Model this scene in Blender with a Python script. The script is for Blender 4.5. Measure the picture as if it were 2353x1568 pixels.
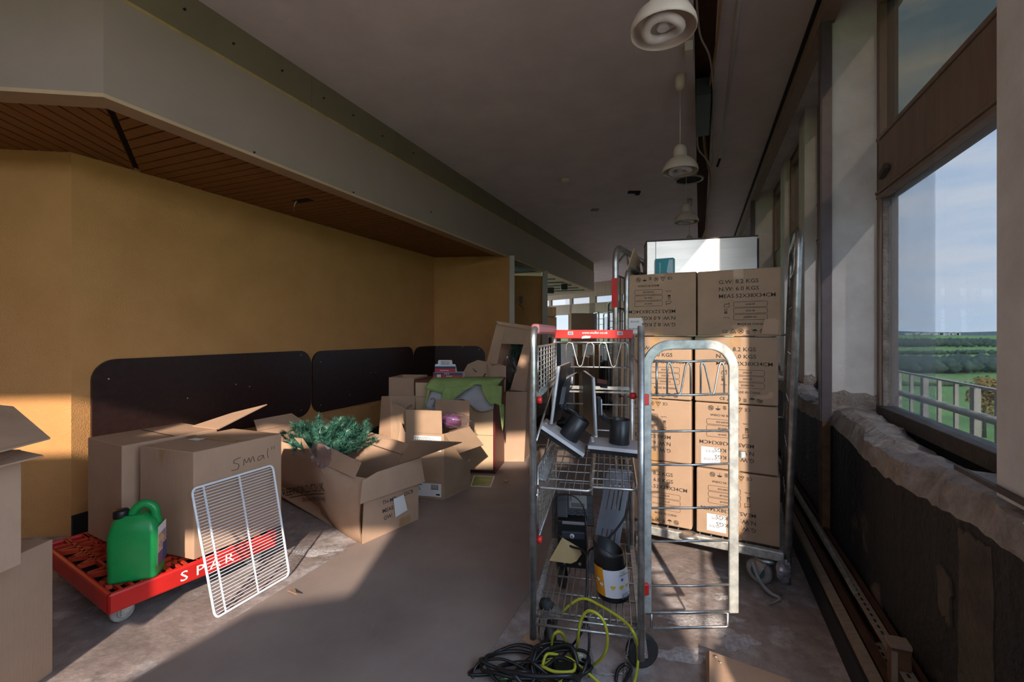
import bpy, math, random
from mathutils import Vector, Matrix
random.seed(7)
SC = bpy.context.scene
COL = SC.collection
for _o in list(bpy.data.objects): bpy.data.objects.remove(_o)

# ------------------------------------------------------------------ camera
F, CX, CY, H = 1046.0, 1176.5, 766.0, 1.21      # focal length in px of a 2353 px wide frame; eye height in metres
cam = bpy.data.cameras.new('camera'); camo = bpy.data.objects.new('camera', cam); COL.objects.link(camo)
cam.sensor_fit = 'HORIZONTAL'; cam.sensor_width = 36.0; cam.lens = 36.0*F/2353.0
cam.shift_y = -(784.0-CY)/2353.0; cam.clip_start = 0.02; cam.clip_end = 20000
camo.location = (0, 0, H); camo.rotation_euler = (math.pi/2, 0, 0)
SC.camera = camo

# ------------------------------------------------------------------ sky
W = bpy.data.worlds.new('sky'); SC.world = W; W.use_nodes = True
nt = W.node_tree; nt.nodes.clear()
out = nt.nodes.new('ShaderNodeOutputWorld'); bg = nt.nodes.new('ShaderNodeBackground')
tc = nt.nodes.new('ShaderNodeTexCoord'); sep = nt.nodes.new('ShaderNodeSeparateXYZ')
nt.links.new(tc.outputs['Generated'], sep.inputs[0])
rmp = nt.nodes.new('ShaderNodeValToRGB')
rmp.color_ramp.elements[0].position = 0.0; rmp.color_ramp.elements[0].color = (0.62, 0.74, 0.86, 1)
rmp.color_ramp.elements[1].position = 0.6; rmp.color_ramp.elements[1].color = (0.22, 0.42, 0.72, 1)
nt.links.new(sep.outputs['Z'], rmp.inputs[0])
mp = nt.nodes.new('ShaderNodeMapping'); mp.inputs['Scale'].default_value = (1.3, 1.3, 7.0)
nt.links.new(tc.outputs['Generated'], mp.inputs[0])
nz = nt.nodes.new('ShaderNodeTexNoise'); nz.inputs['Scale'].default_value = 2.4; nz.inputs['Detail'].default_value = 7; nz.inputs['Roughness'].default_value = .55
nt.links.new(mp.outputs[0], nz.inputs['Vector'])
cr = nt.nodes.new('ShaderNodeValToRGB'); cr.color_ramp.elements[0].position = .42; cr.color_ramp.elements[1].position = .68
nt.links.new(nz.outputs['Fac'], cr.inputs[0])
mx = nt.nodes.new('ShaderNodeMix'); mx.data_type = 'RGBA'
nt.links.new(cr.outputs[0], mx.inputs[0]); nt.links.new(rmp.outputs[0], mx.inputs[6]); mx.inputs[7].default_value = (0.78, 0.80, 0.83, 1)
nt.links.new(mx.outputs[2], bg.inputs[0]); bg.inputs[1].default_value = 3.2
nt.links.new(bg.outputs[0], out.inputs[0])

# ------------------------------------------------------------------ sun (enters almost straight from behind the camera)
sun = bpy.data.lights.new('sun', 'SUN'); suno = bpy.data.objects.new('sun', sun); COL.objects.link(suno)
sun.energy = 2.75; sun.angle = math.radians(0.9); sun.color = (1.0, 0.86, 0.72)
SUNDIR = Vector((0.03, 1.0, -0.466)).normalized()
suno.rotation_euler = SUNDIR.to_track_quat('-Z', 'Y').to_euler(); suno.location = (0, -12, 9)
SC.view_settings.view_transform = 'Standard'; SC.view_settings.look = 'None'
SC.view_settings.exposure = 1.42; SC.view_settings.gamma = 1.0; SC.view_settings.use_curve_mapping = False
SC.cycles.diffuse_bounces = 7; SC.cycles.max_bounces = 14; SC.cycles.transparent_max_bounces = 24

# ------------------------------------------------------------------ geometry helpers (world coordinates throughout)
AZ = math.radians(22.4)
U = Vector((math.sin(AZ), math.cos(AZ), 0)); N = Vector((math.cos(AZ), -math.sin(AZ), 0))
def st(s, t, z=0.0): return U*s + N*t + Vector((0, 0, z))          # the ring's own axes: along the window wall, towards it
def fl(px, py, z=0.0):
    D = F*(H-z)/(py-CY); return Vector(((px-CX)*D/F, D, z))
def at(px, py, D): return Vector(((px-CX)*D/F, D, H-(py-CY)*D/F))
def V(*a): return Vector(a)

class MB:
    def __init__(s): s.v = []; s.f = []; s.sm = []
    def add(s, vs, fs, smooth=False, m=None):
        o = len(s.v)
        for p in vs:
            p = Vector(p); s.v.append(m @ p if m is not None else p)
        for f in fs: s.f.append([i+o for i in f]); s.sm.append(smooth)
        return s
    def box(s, c, size, m=None, ax=None):
        x, y, z = size[0]/2, size[1]/2, size[2]/2; c = Vector(c)
        vs = [Vector((i, j, k)) for i in (-x, x) for j in (-y, y) for k in (-z, z)]
        if ax is not None: vs = [ax[0]*p.x+ax[1]*p.y+ax[2]*p.z for p in vs]
        vs = [c+p for p in vs]
        return s.add(vs, [(0,1,3,2),(4,6,7,5),(0,4,5,1),(2,3,7,6),(0,2,6,4),(1,5,7,3)], False, m)
    def hexa(s, b, t):                                    # 4 bottom points and 4 top points
        return s.add(list(b)+list(t), [(3,2,1,0),(4,5,6,7),(0,1,5,4),(1,2,6,5),(2,3,7,6),(3,0,4,7)])
    def prism(s, pts, off):                               # polygon swept by a vector
        pts = [Vector(p) for p in pts]; off = Vector(off); n = len(pts)
        return s.add(pts+[p+off for p in pts], [list(range(n))[::-1], list(range(n, 2*n))]+[(i, (i+1) % n, n+(i+1) % n, n+i) for i in range(n)])
    def sheet(s, pts, th):                                # polygon given a thickness along its normal
        pts = [Vector(p) for p in pts]
        nn = Vector((0, 0, 0))
        for i in range(len(pts)): nn += pts[i].cross(pts[(i+1) % len(pts)])
        nn.normalize(); return s.prism(pts, nn*th)
    def bar(s, a, b, w, h, up=(0, 0, 1)):                 # rectangular bar from a to b
        a = Vector(a); b = Vector(b); d = b-a; L = d.length; d.normalize()
        x = d.cross(Vector(up)); 
        if x.length < 1e-5: x = d.cross(Vector((1, 0, 0)))
        x.normalize(); z = x.cross(d)
        return s.box((a+b)/2, (w, L, h), ax=(x, d, z))
    def tube(s, pts, r, n=8, closed=False, cap=True):
        pts = [Vector(p) for p in pts]; m = len(pts)
        rs = r if isinstance(r, (list, tuple)) else [r]*m
        tan = []
        for i in range(m):
            if closed: t = pts[(i+1) % m]-pts[i-1]
            else: t = pts[min(i+1, m-1)]-pts[max(i-1, 0)]
            tan.append(t.normalized() if t.length > 1e-9 else Vector((0, 0, 1)))
        a = Vector((0, 0, 1)) if abs(tan[0].z) < .9 else Vector((1, 0, 0))
        x = tan[0].cross(a).normalized(); vs = []
        for i in range(m):
            x = x-tan[i]*x.dot(tan[i])
            if x.length < 1e-6: x = tan[i].orthogonal()
            x.normalize(); y = tan[i].cross(x)
            for k in range(n):
                an = 2*math.pi*k/n; vs.append(pts[i]+x*(rs[i]*math.cos(an))+y*(rs[i]*math.sin(an)))
        fs = []
        for i in range(m if closed else m-1):
            j = (i+1) % m
            for k in range(n): fs.append((i*n+k, i*n+(k+1) % n, j*n+(k+1) % n, j*n+k))
        s.add(vs, fs, True)
        if cap and not closed:
            o = len(s.v)-m*n
            s.f.append([o+k for k in range(n)][::-1]); s.sm.append(False)
            s.f.append([o+(m-1)*n+k for k in range(n)]); s.sm.append(False)
        return s
    def cyl(s, a, b, r, n=12): return s.tube([a, b], r, n)
    def lathe(s, prof, o=(0, 0, 0), ax=(0, 0, 1), n=24, caps=True):  # profile of (radius, height)
        o = Vector(o); z = Vector(ax).normalized(); x = z.orthogonal().normalized(); y = z.cross(x); vs = []; fs = []
        for r, h in prof:
            for k in range(n):
                an = 2*math.pi*k/n; vs.append(o+z*h+(x*math.cos(an)+y*math.sin(an))*r)
        for i in range(len(prof)-1):
            for k in range(n): fs.append((i*n+k, i*n+(k+1) % n, (i+1)*n+(k+1) % n, (i+1)*n+k))
        s.add(vs, fs, True)
        o2 = len(s.v)-len(vs)
        if not caps: return s
        if prof[0][0] > 1e-5: s.f.append([o2+k for k in range(n)][::-1]); s.sm.append(False)
        if prof[-1][0] > 1e-5: s.f.append([o2+(len(prof)-1)*n+k for k in range(n)]); s.sm.append(False)
        return s
    def build(s, name, mat, parent=None, kind=None, local=False, bevel=0.0):
        vs = s.v
        if local: loc = Vector((0, 0, 0)); off = loc
        elif parent is not None: off = WL[parent.name]; loc = Vector((0, 0, 0))
        else:
            off = Vector(((min(p.x for p in vs)+max(p.x for p in vs))/2, (min(p.y for p in vs)+max(p.y for p in vs))/2, min(p.z for p in vs))); loc = off
        me = bpy.data.meshes.new(name); me.from_pydata([tuple(p-off) for p in vs], [], s.f)
        me.polygons.foreach_set('use_smooth', s.sm); me.update()
        me.materials.append(mat)
        o = bpy.data.objects.new(name, me); COL.objects.link(o); o.location = loc
        if parent is not None: o.parent = parent
        WL[o.name] = Vector(off)
        if kind: o['kind'] = kind
        if bevel:
            md = o.modifiers.new('edge', 'BEVEL'); md.width = bevel; md.segments = 2; md.limit_method = 'ANGLE'; md.angle_limit = math.radians(40)
        return o
WL = {}
def thing(name, label, cat, loc, group=None):
    o = bpy.data.objects.new(name, None); COL.objects.link(o); o.location = loc; o.empty_display_size = .05
    WL[o.name] = Vector(loc); o['label'] = label; o['category'] = cat
    if group: o['group'] = group
    return o
def tag(o, label, cat, group=None, kind=None):
    o['label'] = label; o['category'] = cat
    if group: o['group'] = group
    if kind: o['kind'] = kind
    return o
def struct(o, label=None):
    o['kind'] = 'structure'
    if label: o['label'] = label
    return o
def lab(o, label): o['label'] = label; return o
def crom(pts, k=8, closed=False):                          # smooth curve through points
    pts = [Vector(p) for p in pts]; n = len(pts); outp = []
    rng = n if closed else n-1
    for i in range(rng):
        if closed: a, b, c, d = pts[i-1], pts[i], pts[(i+1) % n], pts[(i+2) % n]
        else: a, b, c, d = pts[max(i-1, 0)], pts[i], pts[i+1], pts[min(i+2, n-1)]
        for j in range(k):
            t = j/k
            outp.append(.5*((2*b)+(c-a)*t+(2*a-5*b+4*c-d)*t*t+(3*b-a-3*c+d)*t**3))
    if not closed: outp.append(pts[-1])
    return outp
def rrect(w, h, r, n=5):                                   # rounded rectangle outline, centred
    o = []
    for cx, cy, a0 in ((w/2-r, h/2-r, 0), (-w/2+r, h/2-r, 90), (-w/2+r, -h/2+r, 180), (w/2-r, -h/2+r, 270)):
        for i in range(n+1):
            a = math.radians(a0+90*i/n); o.append((cx+r*math.cos(a), cy+r*math.sin(a)))
    return o
_txt = {}
def text_geo(body, size=1.0, align='LEFT', bold=0.0):      # flat lettering: vertices and faces in the XY plane
    key = (body, align, bold)
    if key not in _txt:
        cu = bpy.data.curves.new('lettering', 'FONT'); cu.body = body; cu.size = 1.0; cu.align_x = align; cu.offset = bold; cu.resolution_u = 2
        ob = bpy.data.objects.new('lettering', cu); COL.objects.link(ob)
        dg = bpy.context.evaluated_depsgraph_get(); me = bpy.data.meshes.new_from_object(ob.evaluated_get(dg))
        _txt[key] = ([tuple(v.co) for v in me.vertices], [tuple(p.vertices) for p in me.polygons])
        bpy.data.objects.remove(ob); bpy.data.curves.remove(cu); bpy.data.meshes.remove(me)
    vs, fs = _txt[key]
    return [(x*size, y*size, 0) for x, y, z in vs], fs
def frame(o, x, y):                                        # matrix of a plane with origin o, x axis and (roughly) y axis
    x = Vector(x).normalized(); z = x.cross(Vector(y)).normalized(); y = z.cross(x)
    m = Matrix.Identity(4)
    for i in range(3): m[i][0] = x[i]; m[i][1] = y[i]; m[i][2] = z[i]; m[i][3] = o[i]
    return m
def write(mb, body, m, pos, size, align='LEFT', bold=0.0, sx=1.0):
    vs, fs = text_geo(body, size, align, bold)
    return mb.add([(v[0]*sx+pos[0], v[1]+pos[1], .0006) for v in vs], fs, False, m)

# ------------------------------------------------------------------ procedural materials
def ndz(nt, coord, scale, detail=4, rough=.55, stretch=None):
    n = nt.nodes.new('ShaderNodeTexNoise'); n.inputs['Scale'].default_value = scale; n.inputs['Detail'].default_value = detail; n.inputs['Roughness'].default_value = rough
    src = coord
    if stretch:
        m = nt.nodes.new('ShaderNodeMapping'); m.inputs['Scale'].default_value = stretch; nt.links.new(coord, m.inputs[0]); src = m.outputs[0]
    nt.links.new(src, n.inputs['Vector']); return n.outputs['Fac']
def ramp(nt, fac, stops):
    r = nt.nodes.new('ShaderNodeValToRGB'); els = r.color_ramp.elements
    while len(els) < len(stops): els.new(.5)
    for e, (p, c) in zip(els, stops): e.position = p; e.color = (c[0], c[1], c[2], 1) if hasattr(c, '__len__') else (c, c, c, 1)
    nt.links.new(fac, r.inputs[0]); return r.outputs[0]
def mixc(nt, fac, a, b):
    m = nt.nodes.new('ShaderNodeMix'); m.data_type = 'RGBA'
    for k, val in ((0, fac), (6, a), (7, b)):
        if hasattr(val, 'is_output'): nt.links.new(val, m.inputs[k])
        elif k == 0: m.inputs[0].default_value = val
        else: m.inputs[k].default_value = (val[0], val[1], val[2], 1)
    return m.outputs[2]
def start(name):
    m = bpy.data.materials.new(name); m.use_nodes = True; nt = m.node_tree
    b = nt.nodes['Principled BSDF']; tc = nt.nodes.new('ShaderNodeTexCoord')
    return m, nt, b, tc.outputs['Object']
def bump(nt, b, fac, strength, dist=.01):
    n = nt.nodes.new('ShaderNodeBump'); n.inputs['Strength'].default_value = strength; n.inputs['Distance'].default_value = dist
    nt.links.new(fac, n.inputs['Height']); nt.links.new(n.outputs[0], b.inputs['Normal'])
def pbr(name, col, rough=.6, metal=0.0, var=.12, scale=9.0, stretch=None, bmp=0.0, bscale=150.0, bstretch=None, spec=.5, col2=None, lo=.35, hi=.7):
    m, nt, b, co = start(name)
    c2 = col2 if col2 else tuple(max(0, c*(1-2*var)) for c in col)
    f = ndz(nt, co, scale, 6, .6, stretch)
    nt.links.new(ramp(nt, f, [(lo, c2), (hi, col)]), b.inputs['Base Color'])
    b.inputs['Roughness'].default_value = rough; b.inputs['Metallic'].default_value = metal; b.inputs['Specular IOR Level'].default_value = spec
    if bmp: bump(nt, b, ndz(nt, co, bscale, 3, .6, bstretch), bmp)
    return m
M = {}
M['card'] = pbr('cardboard', (.44, .28, .185), .85, var=.06, scale=5, bmp=.12, bscale=160, bstretch=(1, 1, .08), spec=.2)
M['card_b'] = pbr('cardboard_pale', (.50, .325, .22), .85, var=.06, scale=6, bmp=.1, bscale=160, bstretch=(1, 1, .08), spec=.2)
M['card_c'] = pbr('cardboard_ochre', (.405, .27, .178), .8, var=.07, scale=6, bmp=.1, bscale=140, spec=.25)
M['tape'] = pbr('parcel_tape', (.42, .25, .12), .3, var=.08, scale=14, spec=.6)
M['ink'] = pbr('printing_ink', (.035, .028, .024), .8, var=.1)
M['paper'] = pbr('white_paper', (.78, .76, .74), .8, var=.03)
M['paper_ink'] = pbr('faded_print', (.22, .22, .24), .8, var=.1)
M['galv'] = pbr('galvanised_steel', (.62, .62, .60), .36, .9, var=.16, scale=26, col2=(.34, .34, .33), bmp=.04, bscale=60)
M['galv_dull'] = pbr('dull_zinc_steel', (.60, .60, .56), .5, .55, var=.2, scale=40, col2=(.32, .32, .30), bmp=.08, bscale=80)
M['red'] = pbr('red_plastic', (.62, .018, .014), .38, var=.1, scale=12)
M['red_clear'] = pbr('faded_red_plastic', (.24, .085, .10), .4, var=.1)
M['black'] = pbr('black_plastic', (.008, .008, .009), .42, var=.15)
M['darkgrey'] = pbr('dark_grey_metal', (.042, .045, .056), .45, .1, var=.1)
M['rubber'] = pbr('black_rubber', (.018, .018, .019), .75, var=.15, scale=30)
M['white'] = pbr('white_coating', (.80, .82, .86), .35, var=.04)
M['screw'] = pbr('pale_screw_head', (.55, .50, .45), .4, .3)
# ================================================================== the setting
def wallmat(name, col, bmp, bscale=220, col2=None, scale=3.0):
    return pbr(name, col, .8, var=.06, scale=scale, bmp=bmp, bscale=bscale, spec=.25, col2=col2)
M['yellow'] = wallmat('yellow_textured_paint', (.57, .285, .105), .5, 130, (.50, .245, .085))
M['cream'] = wallmat('cream_bulkhead_paint', (.30, .235, .19), .05, 120, (.275, .215, .172))
M['olive'] = wallmat('olive_brown_panel', (.175, .140, .092), .05, 90)
M['tan'] = wallmat('tan_batten_paint', (.50, .35, .22), .08, 90)
M['ceil'] = wallmat('ceiling_stipple', (.72, .61, .57), .35, 260)
M['pier'] = wallmat('white_pier_paint', (.82, .78, .74), .12, 60, (.66, .61, .57), 5)
M['whitetrim'] = wallmat('white_trim_paint', (.62, .56, .50), .05)
M['frame'] = pbr('brown_window_paint', (.30, .205, .155), .6, var=.12, scale=7, stretch=(3, 3, .4), bmp=.1, bscale=60)
M['frame_dark'] = pbr('dark_weathered_sill', (.12, .095, .08), .8, var=.2, scale=14, bmp=.4, bscale=60)
M['steel_post'] = pbr('dull_mauve_steel', (.17, .135, .14), .38, .4, var=.12, scale=10)
M['wood'] = pbr('varnished_soffit_board', (.26, .088, .020), .5, var=.14, scale=4, stretch=(8, 1, 8), bmp=.05, bscale=60, bstretch=(6, 1, 6))
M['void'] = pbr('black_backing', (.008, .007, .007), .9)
M['brown_rough'] = pbr('brown_sawn_timber', (.16, .075, .035), .85, var=.25, scale=18, bmp=.3, bscale=60)
M['edging'] = pbr('yellow_raw_edge', (.42, .28, .09), .8, var=.15, scale=12)
M['ply'] = pbr('bare_plywood_edge', (.40, .23, .09), .8, var=.15, scale=12)
M['laminate'] = pbr('dark_brown_laminate', (.036, .016, .014), .30, var=.2, scale=30, spec=.5, bmp=.015, bscale=40)
# bitumen painted concrete with bare patches
m, nt, b, co = start('bitumen_coated_concrete'); M['bitumen'] = m
f = ndz(nt, co, 1.7, 7, .62); f2 = ndz(nt, co, 30, 5)
black = mixc(nt, f2, (.004, .0038, .0038), (.013, .0115, .011))
bare = ramp(nt, ndz(nt, co, 12, 6), [(.3, (.075, .055, .038)), (.7, (.16, .12, .085))])
nt.links.new(mixc(nt, ramp(nt, f, [(.60, 0.0), (.66, 1.0)]), black, bare), b.inputs['Base Color'])
b.inputs['Roughness'].default_value = .7; bump(nt, b, ndz(nt, co, 40, 6), .8, .02)
m, nt, b, co = start('broken_concrete'); M['concrete'] = m
f = ndz(nt, co, 9, 8, .7)
nt.links.new(ramp(nt, f, [(.25, (.15, .12, .10)), (.5, (.36, .30, .26)), (.75, (.52, .46, .41))]), b.inputs['Base Color'])
b.inputs['Roughness'].default_value = .9; bump(nt, b, ndz(nt, co, 55, 8), .9, .02)
# floors
m, nt, b, co = start('dusty_screed'); M['screed'] = m
f = ndz(nt, co, 2.2, 9, .65); g = ndz(nt, co, 14, 8, .7); dust = ndz(nt, co, 3.1, 10, .72)
base = ramp(nt, f, [(.3, (.19, .15, .135)), (.55, (.32, .255, .232)), (.75, (.42, .35, .325))])
base = mixc(nt, ramp(nt, g, [(.35, .45), (.6, 0.0)]), base, (.085, .06, .05))
base = mixc(nt, ramp(nt, dust, [(.53, 0.0), (.64, .75)]), base, (.50, .46, .46))
nt.links.new(base, b.inputs['Base Color']); b.inputs['Roughness'].default_value = .8; bump(nt, b, ndz(nt, co, 45, 8), .35, .01)
m, nt, b, co = start('scuffed_grey_vinyl'); M['vinyl'] = m
f = ndz(nt, co, 2.0, 8, .6); g = ndz(nt, co, 6, 9, .7, (9, 1, 1))
base = ramp(nt, f, [(.3, (.205, .155, .135)), (.7, (.30, .235, .205))])
base = mixc(nt, ramp(nt, g, [(.6, 0.0), (.75, .45)]), base, (.38, .33, .31))
nt.links.new(base, b.inputs['Base Color']); b.inputs['Roughness'].default_value = .62; bump(nt, b, ndz(nt, co, 90, 4), .1, .005)
# glazing
def glazing(name, tint, veil, veilcol=(.55, .62, .68)):
    m = bpy.data.materials.new(name); m.use_nodes = True; nt = m.node_tree; nt.nodes.clear()
    o = nt.nodes.new('ShaderNodeOutputMaterial'); tr = nt.nodes.new('ShaderNodeBsdfTransparent'); tr.inputs[0].default_value = (*tint, 1)
    gl = nt.nodes.new('ShaderNodeBsdfGlossy'); gl.inputs['Roughness'].default_value = .03; gl.inputs[0].default_value = (.9, .9, .9, 1)
    lwt = nt.nodes.new('ShaderNodeLayerWeight'); lwt.inputs[0].default_value = .5
    pw = nt.nodes.new('ShaderNodeMath'); pw.operation = 'POWER'; nt.links.new(lwt.outputs['Facing'], pw.inputs[0]); pw.inputs[1].default_value = 5.0
    lw = nt.nodes.new('ShaderNodeMath'); lw.operation = 'MULTIPLY_ADD'; nt.links.new(pw.outputs[0], lw.inputs[0]); lw.inputs[1].default_value = .35; lw.inputs[2].default_value = .03
    df = nt.nodes.new('ShaderNodeBsdfTranslucent'); df.inputs[0].default_value = (*veilcol, 1)
    tc = nt.nodes.new('ShaderNodeTexCoord'); f = ndz(nt, tc.outputs['Object'], 3, 6, .6, (1, 1, .15))
    v = ramp(nt, f, [(.3, veil*.7), (.75, veil*1.3)])
    a = nt.nodes.new('ShaderNodeMixShader'); nt.links.new(v, a.inputs[0]); nt.links.new(tr.outputs[0], a.inputs[1]); nt.links.new(df.outputs[0], a.inputs[2])
    c = nt.nodes.new('ShaderNodeMixShader'); nt.links.new(lw.outputs[0], c.inputs[0]); nt.links.new(a.outputs[0], c.inputs[1]); nt.links.new(gl.outputs[0], c.inputs[2])
    nt.links.new(c.outputs[0], o.inputs[0]); return m
M['glass'] = glazing('grimy_sky_dimming_glass', (.295, .305, .32), .012)  # tint darkened to dim the strong sky; the veil is grime
M['glass_far'] = glazing('far_window_glass', (.34, .34, .345), .012)  # tint added to dim the far sky as well
M['glass_haze'] = glazing('hazy_veil_glass', (.90, .91, .92), .06)  # pale veil for the hazier half of the near window
M['glass_dark'] = glazing('tinted_upper_glass', (.150, .142, .122), .008)

Bk = V(-1.84, 2.05, 0)                                     # inner bulkhead corner
E1 = V(math.sin(AZ+math.radians(60)), math.cos(AZ+math.radians(60)), 0); N1 = V(E1.y, -E1.x, 0)
E2 = V(math.sin(AZ-math.radians(60)), math.cos(AZ-math.radians(60)), 0); N2 = V(E2.y, -E2.x, 0)
TB, SB = -2.482, 1.194
def sv(t): return SB-(t-TB)*math.tan(math.radians(30))     # where the ring turns, at this offset
S2 = 11.5
def sv2(t): return S2+(t-TB)*math.tan(math.radians(30))
ZC, ZS = 3.0, 2.29

# ---- floor, with the vinyl runner laid on it
o_l = st(sv(.95), .95); o_r = st(sv2(.95), .95)
fp = [o_l-E1*7, o_l, o_r, o_r+E2*10, V(-6.5, 17, 0), V(-8, 4, 0)]
struct(MB().prism([p+V(0, 0, -.15) for p in fp], (0, 0, .15)).build('floor', M['screed']), 'dusty bare concrete screed floor')
vp = [st(-.5, -.735), st(10.5, -.735), st(10.5, -1.82), st(.4, -1.82)]
struct(MB().prism(vp, (0, 0, .003)).build('floor_vinyl', M['vinyl']), 'worn grey vinyl floor strip between bare screed')

# ---- ceilings
def up(p, z): return V(p.x, p.y, z)
main = [st(sv(TB-.05), TB-.05), st(S2, TB-.05), st(sv2(-.03), -.03), st(sv(-.03), -.03)]
far_r = st(sv2(1.0), 1.0)
struct(MB().prism([up(p, ZC) for p in main], (0, 0, .05)).build('ceiling', M['ceil']), 'stippled grey white main ceiling')
oc = st(sv(1.0), 1.0)
left_c = [st(sv(TB-.05), TB-.05), st(sv(-.03), -.03), oc, oc-E1*6.5, Bk-E1*6.5-N1*.05]
struct(MB().prism([up(p, ZC) for p in left_c], (0, 0, .05)).build('ceiling_left', M['ceil']), 'stippled ceiling over the turning left arm of the room')
rc = [st(sv(.09), .09), st(sv2(.09), .09), st(sv2(.60), .60), st(sv(.60), .60)]
struct(MB().prism([up(p, ZC-.015) for p in rc], (0, 0, .05)).build('ceiling_right', M['ceil']), 'smooth lower ceiling strip along the windows')
far_c = [st(S2, TB), st(S2, TB)+E2*9, far_r+E2*9, far_r]
struct(MB().prism([up(p, ZC) for p in far_c], (0, 0, .05)).build('ceiling_far', M['ceil']), 'ceiling beyond the far bend')
# open slot between the two ceilings: sawn timber inside, a warped ply trim hanging from its edge
sl = struct(MB().prism([up(st(s, t), ZC+.10) for s, t in ((sv(-.03), -.06), (13.3, -.06), (13.3, .12), (sv(-.03), .12))], (0, 0, .03)).build('trim_1', M['brown_rough']), 'open ceiling slot with exposed brown sawn timber')
MB().bar(st(sv(-.03), -.045, ZC+.06), st(13.3, -.045, ZC+.06), .025, .10).build('joist', M['brown_rough'], sl)
MB().bar(st(sv(.1), .11, ZC+.05), st(13.3, .11, ZC+.05), .025, .10).build('joist', M['brown_rough'], sl)
mb = MB(); pr = []
for i in range(41):
    s = 1.0+i*.26
    w = .030*math.sin(s*1.15)+.022*math.sin(s*2.3+1); d = .012+.02*max(0, math.sin(s*.8+.3))
    pr.append((s, .075+w, d))
vs = []
for s, t, d in pr: vs += [st(s, t, ZC-.035-d), st(s, t+.012, ZC-.035-d), st(s, t+.02, ZC+.03), st(s, t+.008, ZC+.03)]
fs = [(0, 1, 2, 3)]
for i in range(len(pr)-1):
    a = i*4; c = a+4
    for j in range(4): fs.append((a+j, a+(j+1) % 4, c+(j+1) % 4, c+j))
fs.append(tuple((len(pr)-1)*4+j for j in (3, 2, 1, 0)))
struct(mb.add(vs, fs).build('trim_2', M['ply']), 'warped bare plywood trim hanging along the ceiling slot')
# ---- head beam over the windows
struct(MB().bar(st(sv(.63), .63, ZC-.055), st(sv2(.63), .63, ZC-.055), .07, .15).build('trim_3', M['frame']), 'brown painted head beam along the windows')
struct(MB().bar(st(sv(.615), .585, ZC-.02), st(sv2(.6), .585, ZC-.02), .02, .03).build('trim_4', M['void']), 'black shadow gap beside the head beam')
hd = [st(sv(.66), .66), st(sv2(.66), .66), st(sv2(1.0), 1.0), st(sv(1.0), 1.0)]
struct(MB().prism([up(p, ZC-.02) for p in hd], (0, 0, .07)).build('ceiling_reveal', M['pier']), 'pale painted soffit above the windows')

# ---- bulkhead: cream face, olive upper panels, tan batten under its edge
def bulk(p0, d, L, idx, joints, m0, m1):
    nin = V(-d.y, d.x, 0); k = math.tan(math.radians(30))   # into the recess; ends are mitred where the bulkhead turns
    def A(off): return p0+nin*off+d*(off*k*m0)
    def Q(off): return p0+d*L+nin*off-d*(off*k*m1)
    def run(o0, o1, z0, z1): return MB().prism([up(A(o0), z0), up(Q(o0), z0), up(Q(o1), z0), up(A(o1), z0)], (0, 0, z1-z0))
    o = struct(run(0, .10, ZS, 2.758).build('trim_%d' % (4+idx), M['cream']), 'cream painted bulkhead face' + (' along the recess' if idx == 1 else ' turning to the left' if idx == 2 else ' beyond the far bend'))
    cuts = [0]+joints+[L]
    for i in range(len(cuts)-1):
        x0 = A(.008) if i == 0 else p0+nin*.008+d*(cuts[i]+.002); x1 = A(.09) if i == 0 else x0+nin*.082
        y0_ = Q(.008) if i == len(cuts)-2 else p0+nin*.008+d*(cuts[i+1]-.002); y1_ = Q(.09) if i == len(cuts)-2 else y0_+nin*.082
        MB().prism([up(x0, 2.775), up(y0_, 2.775), up(y1_, 2.775), up(x1, 2.775)], (0, 0, ZC-2.775)).build('panel', M['olive'], o)
    run(.002, .09, 2.758, 2.774).build('edging', M['edging'], o)
    run(-.004, .11, ZS-.018, ZS).build('batten', M['tan'], o)
    return o
bk1 = bulk(Bk, U, S2-SB, 1, [1.2, 2.15, 2.6, 3.6, 5.0, 6.4, 7.8, 9.2], 1, 1)
bk2 = bulk(Bk-E1*6, E1, 6, 2, [2, 4], 0, 1)
bk3 = bulk(st(S2, TB), E2, 8, 3, [], 1, 0)
# screw heads in the bulkhead
mb = MB()
for s, z in [(.35, 2.9), (.62, 2.88), (.95, 2.9), (1.3, 2.89), (1.6, 2.9), (1.95, 2.88), (2.4, 2.9), (.75, ZS+.01), (1.6, ZS+.012), (2.7, 2.42)]:
    p = st(SB+s, TB-.004, z); mb.cyl(p, p+N*.01, .006, 8)
mb.build('screw_heads', M['void'], bk1)

# ---- varnished soffit boards, mitred at the bend
def clip(poly, p, n):
    o = []
    for i in range(len(poly)):
        a, c = poly[i], poly[(i+1) % len(poly)]; da, dc = (a-p).dot(n), (c-p).dot(n)
        if da >= 0: o.append(a)
        if (da >= 0) != (dc >= 0): o.append(a+(c-a)*(da/(da-dc)))
    return o
mit0, mit1 = V(-1.92, 2.168, 0), V(-2.495, 3.03, 0); md = (mit1-mit0).normalized(); mn = V(md.y, -md.x, 0)
sof = struct(MB().prism([up(p, ZS+.022) for p in (Bk-E1*6-N1*.06, st(sv(TB-.06), TB-.06), st(S2, TB-.06), st(S2, TB-.06)+E2*6, st(12, -7), V(-9, 4, 0))], (0, 0, .02)).build('ceiling_soffit', M['void']), 'lowered soffit of varnished brown boards over the recess')
s = 1.2185
while s < 5.72:
    pl = [st(s, -2.592), st(s+.0695, -2.592), st(s+.0695, -3.50), st(s, -3.50)]
    pl = clip(pl, mit0+mn*.016, mn)
    if len(pl) > 2: MB().prism([up(p, ZS+random.uniform(-.001, .001)) for p in pl], (0, 0, .018)).build('board', M['wood'], sof)
    s += .0815
a = .1
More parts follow.
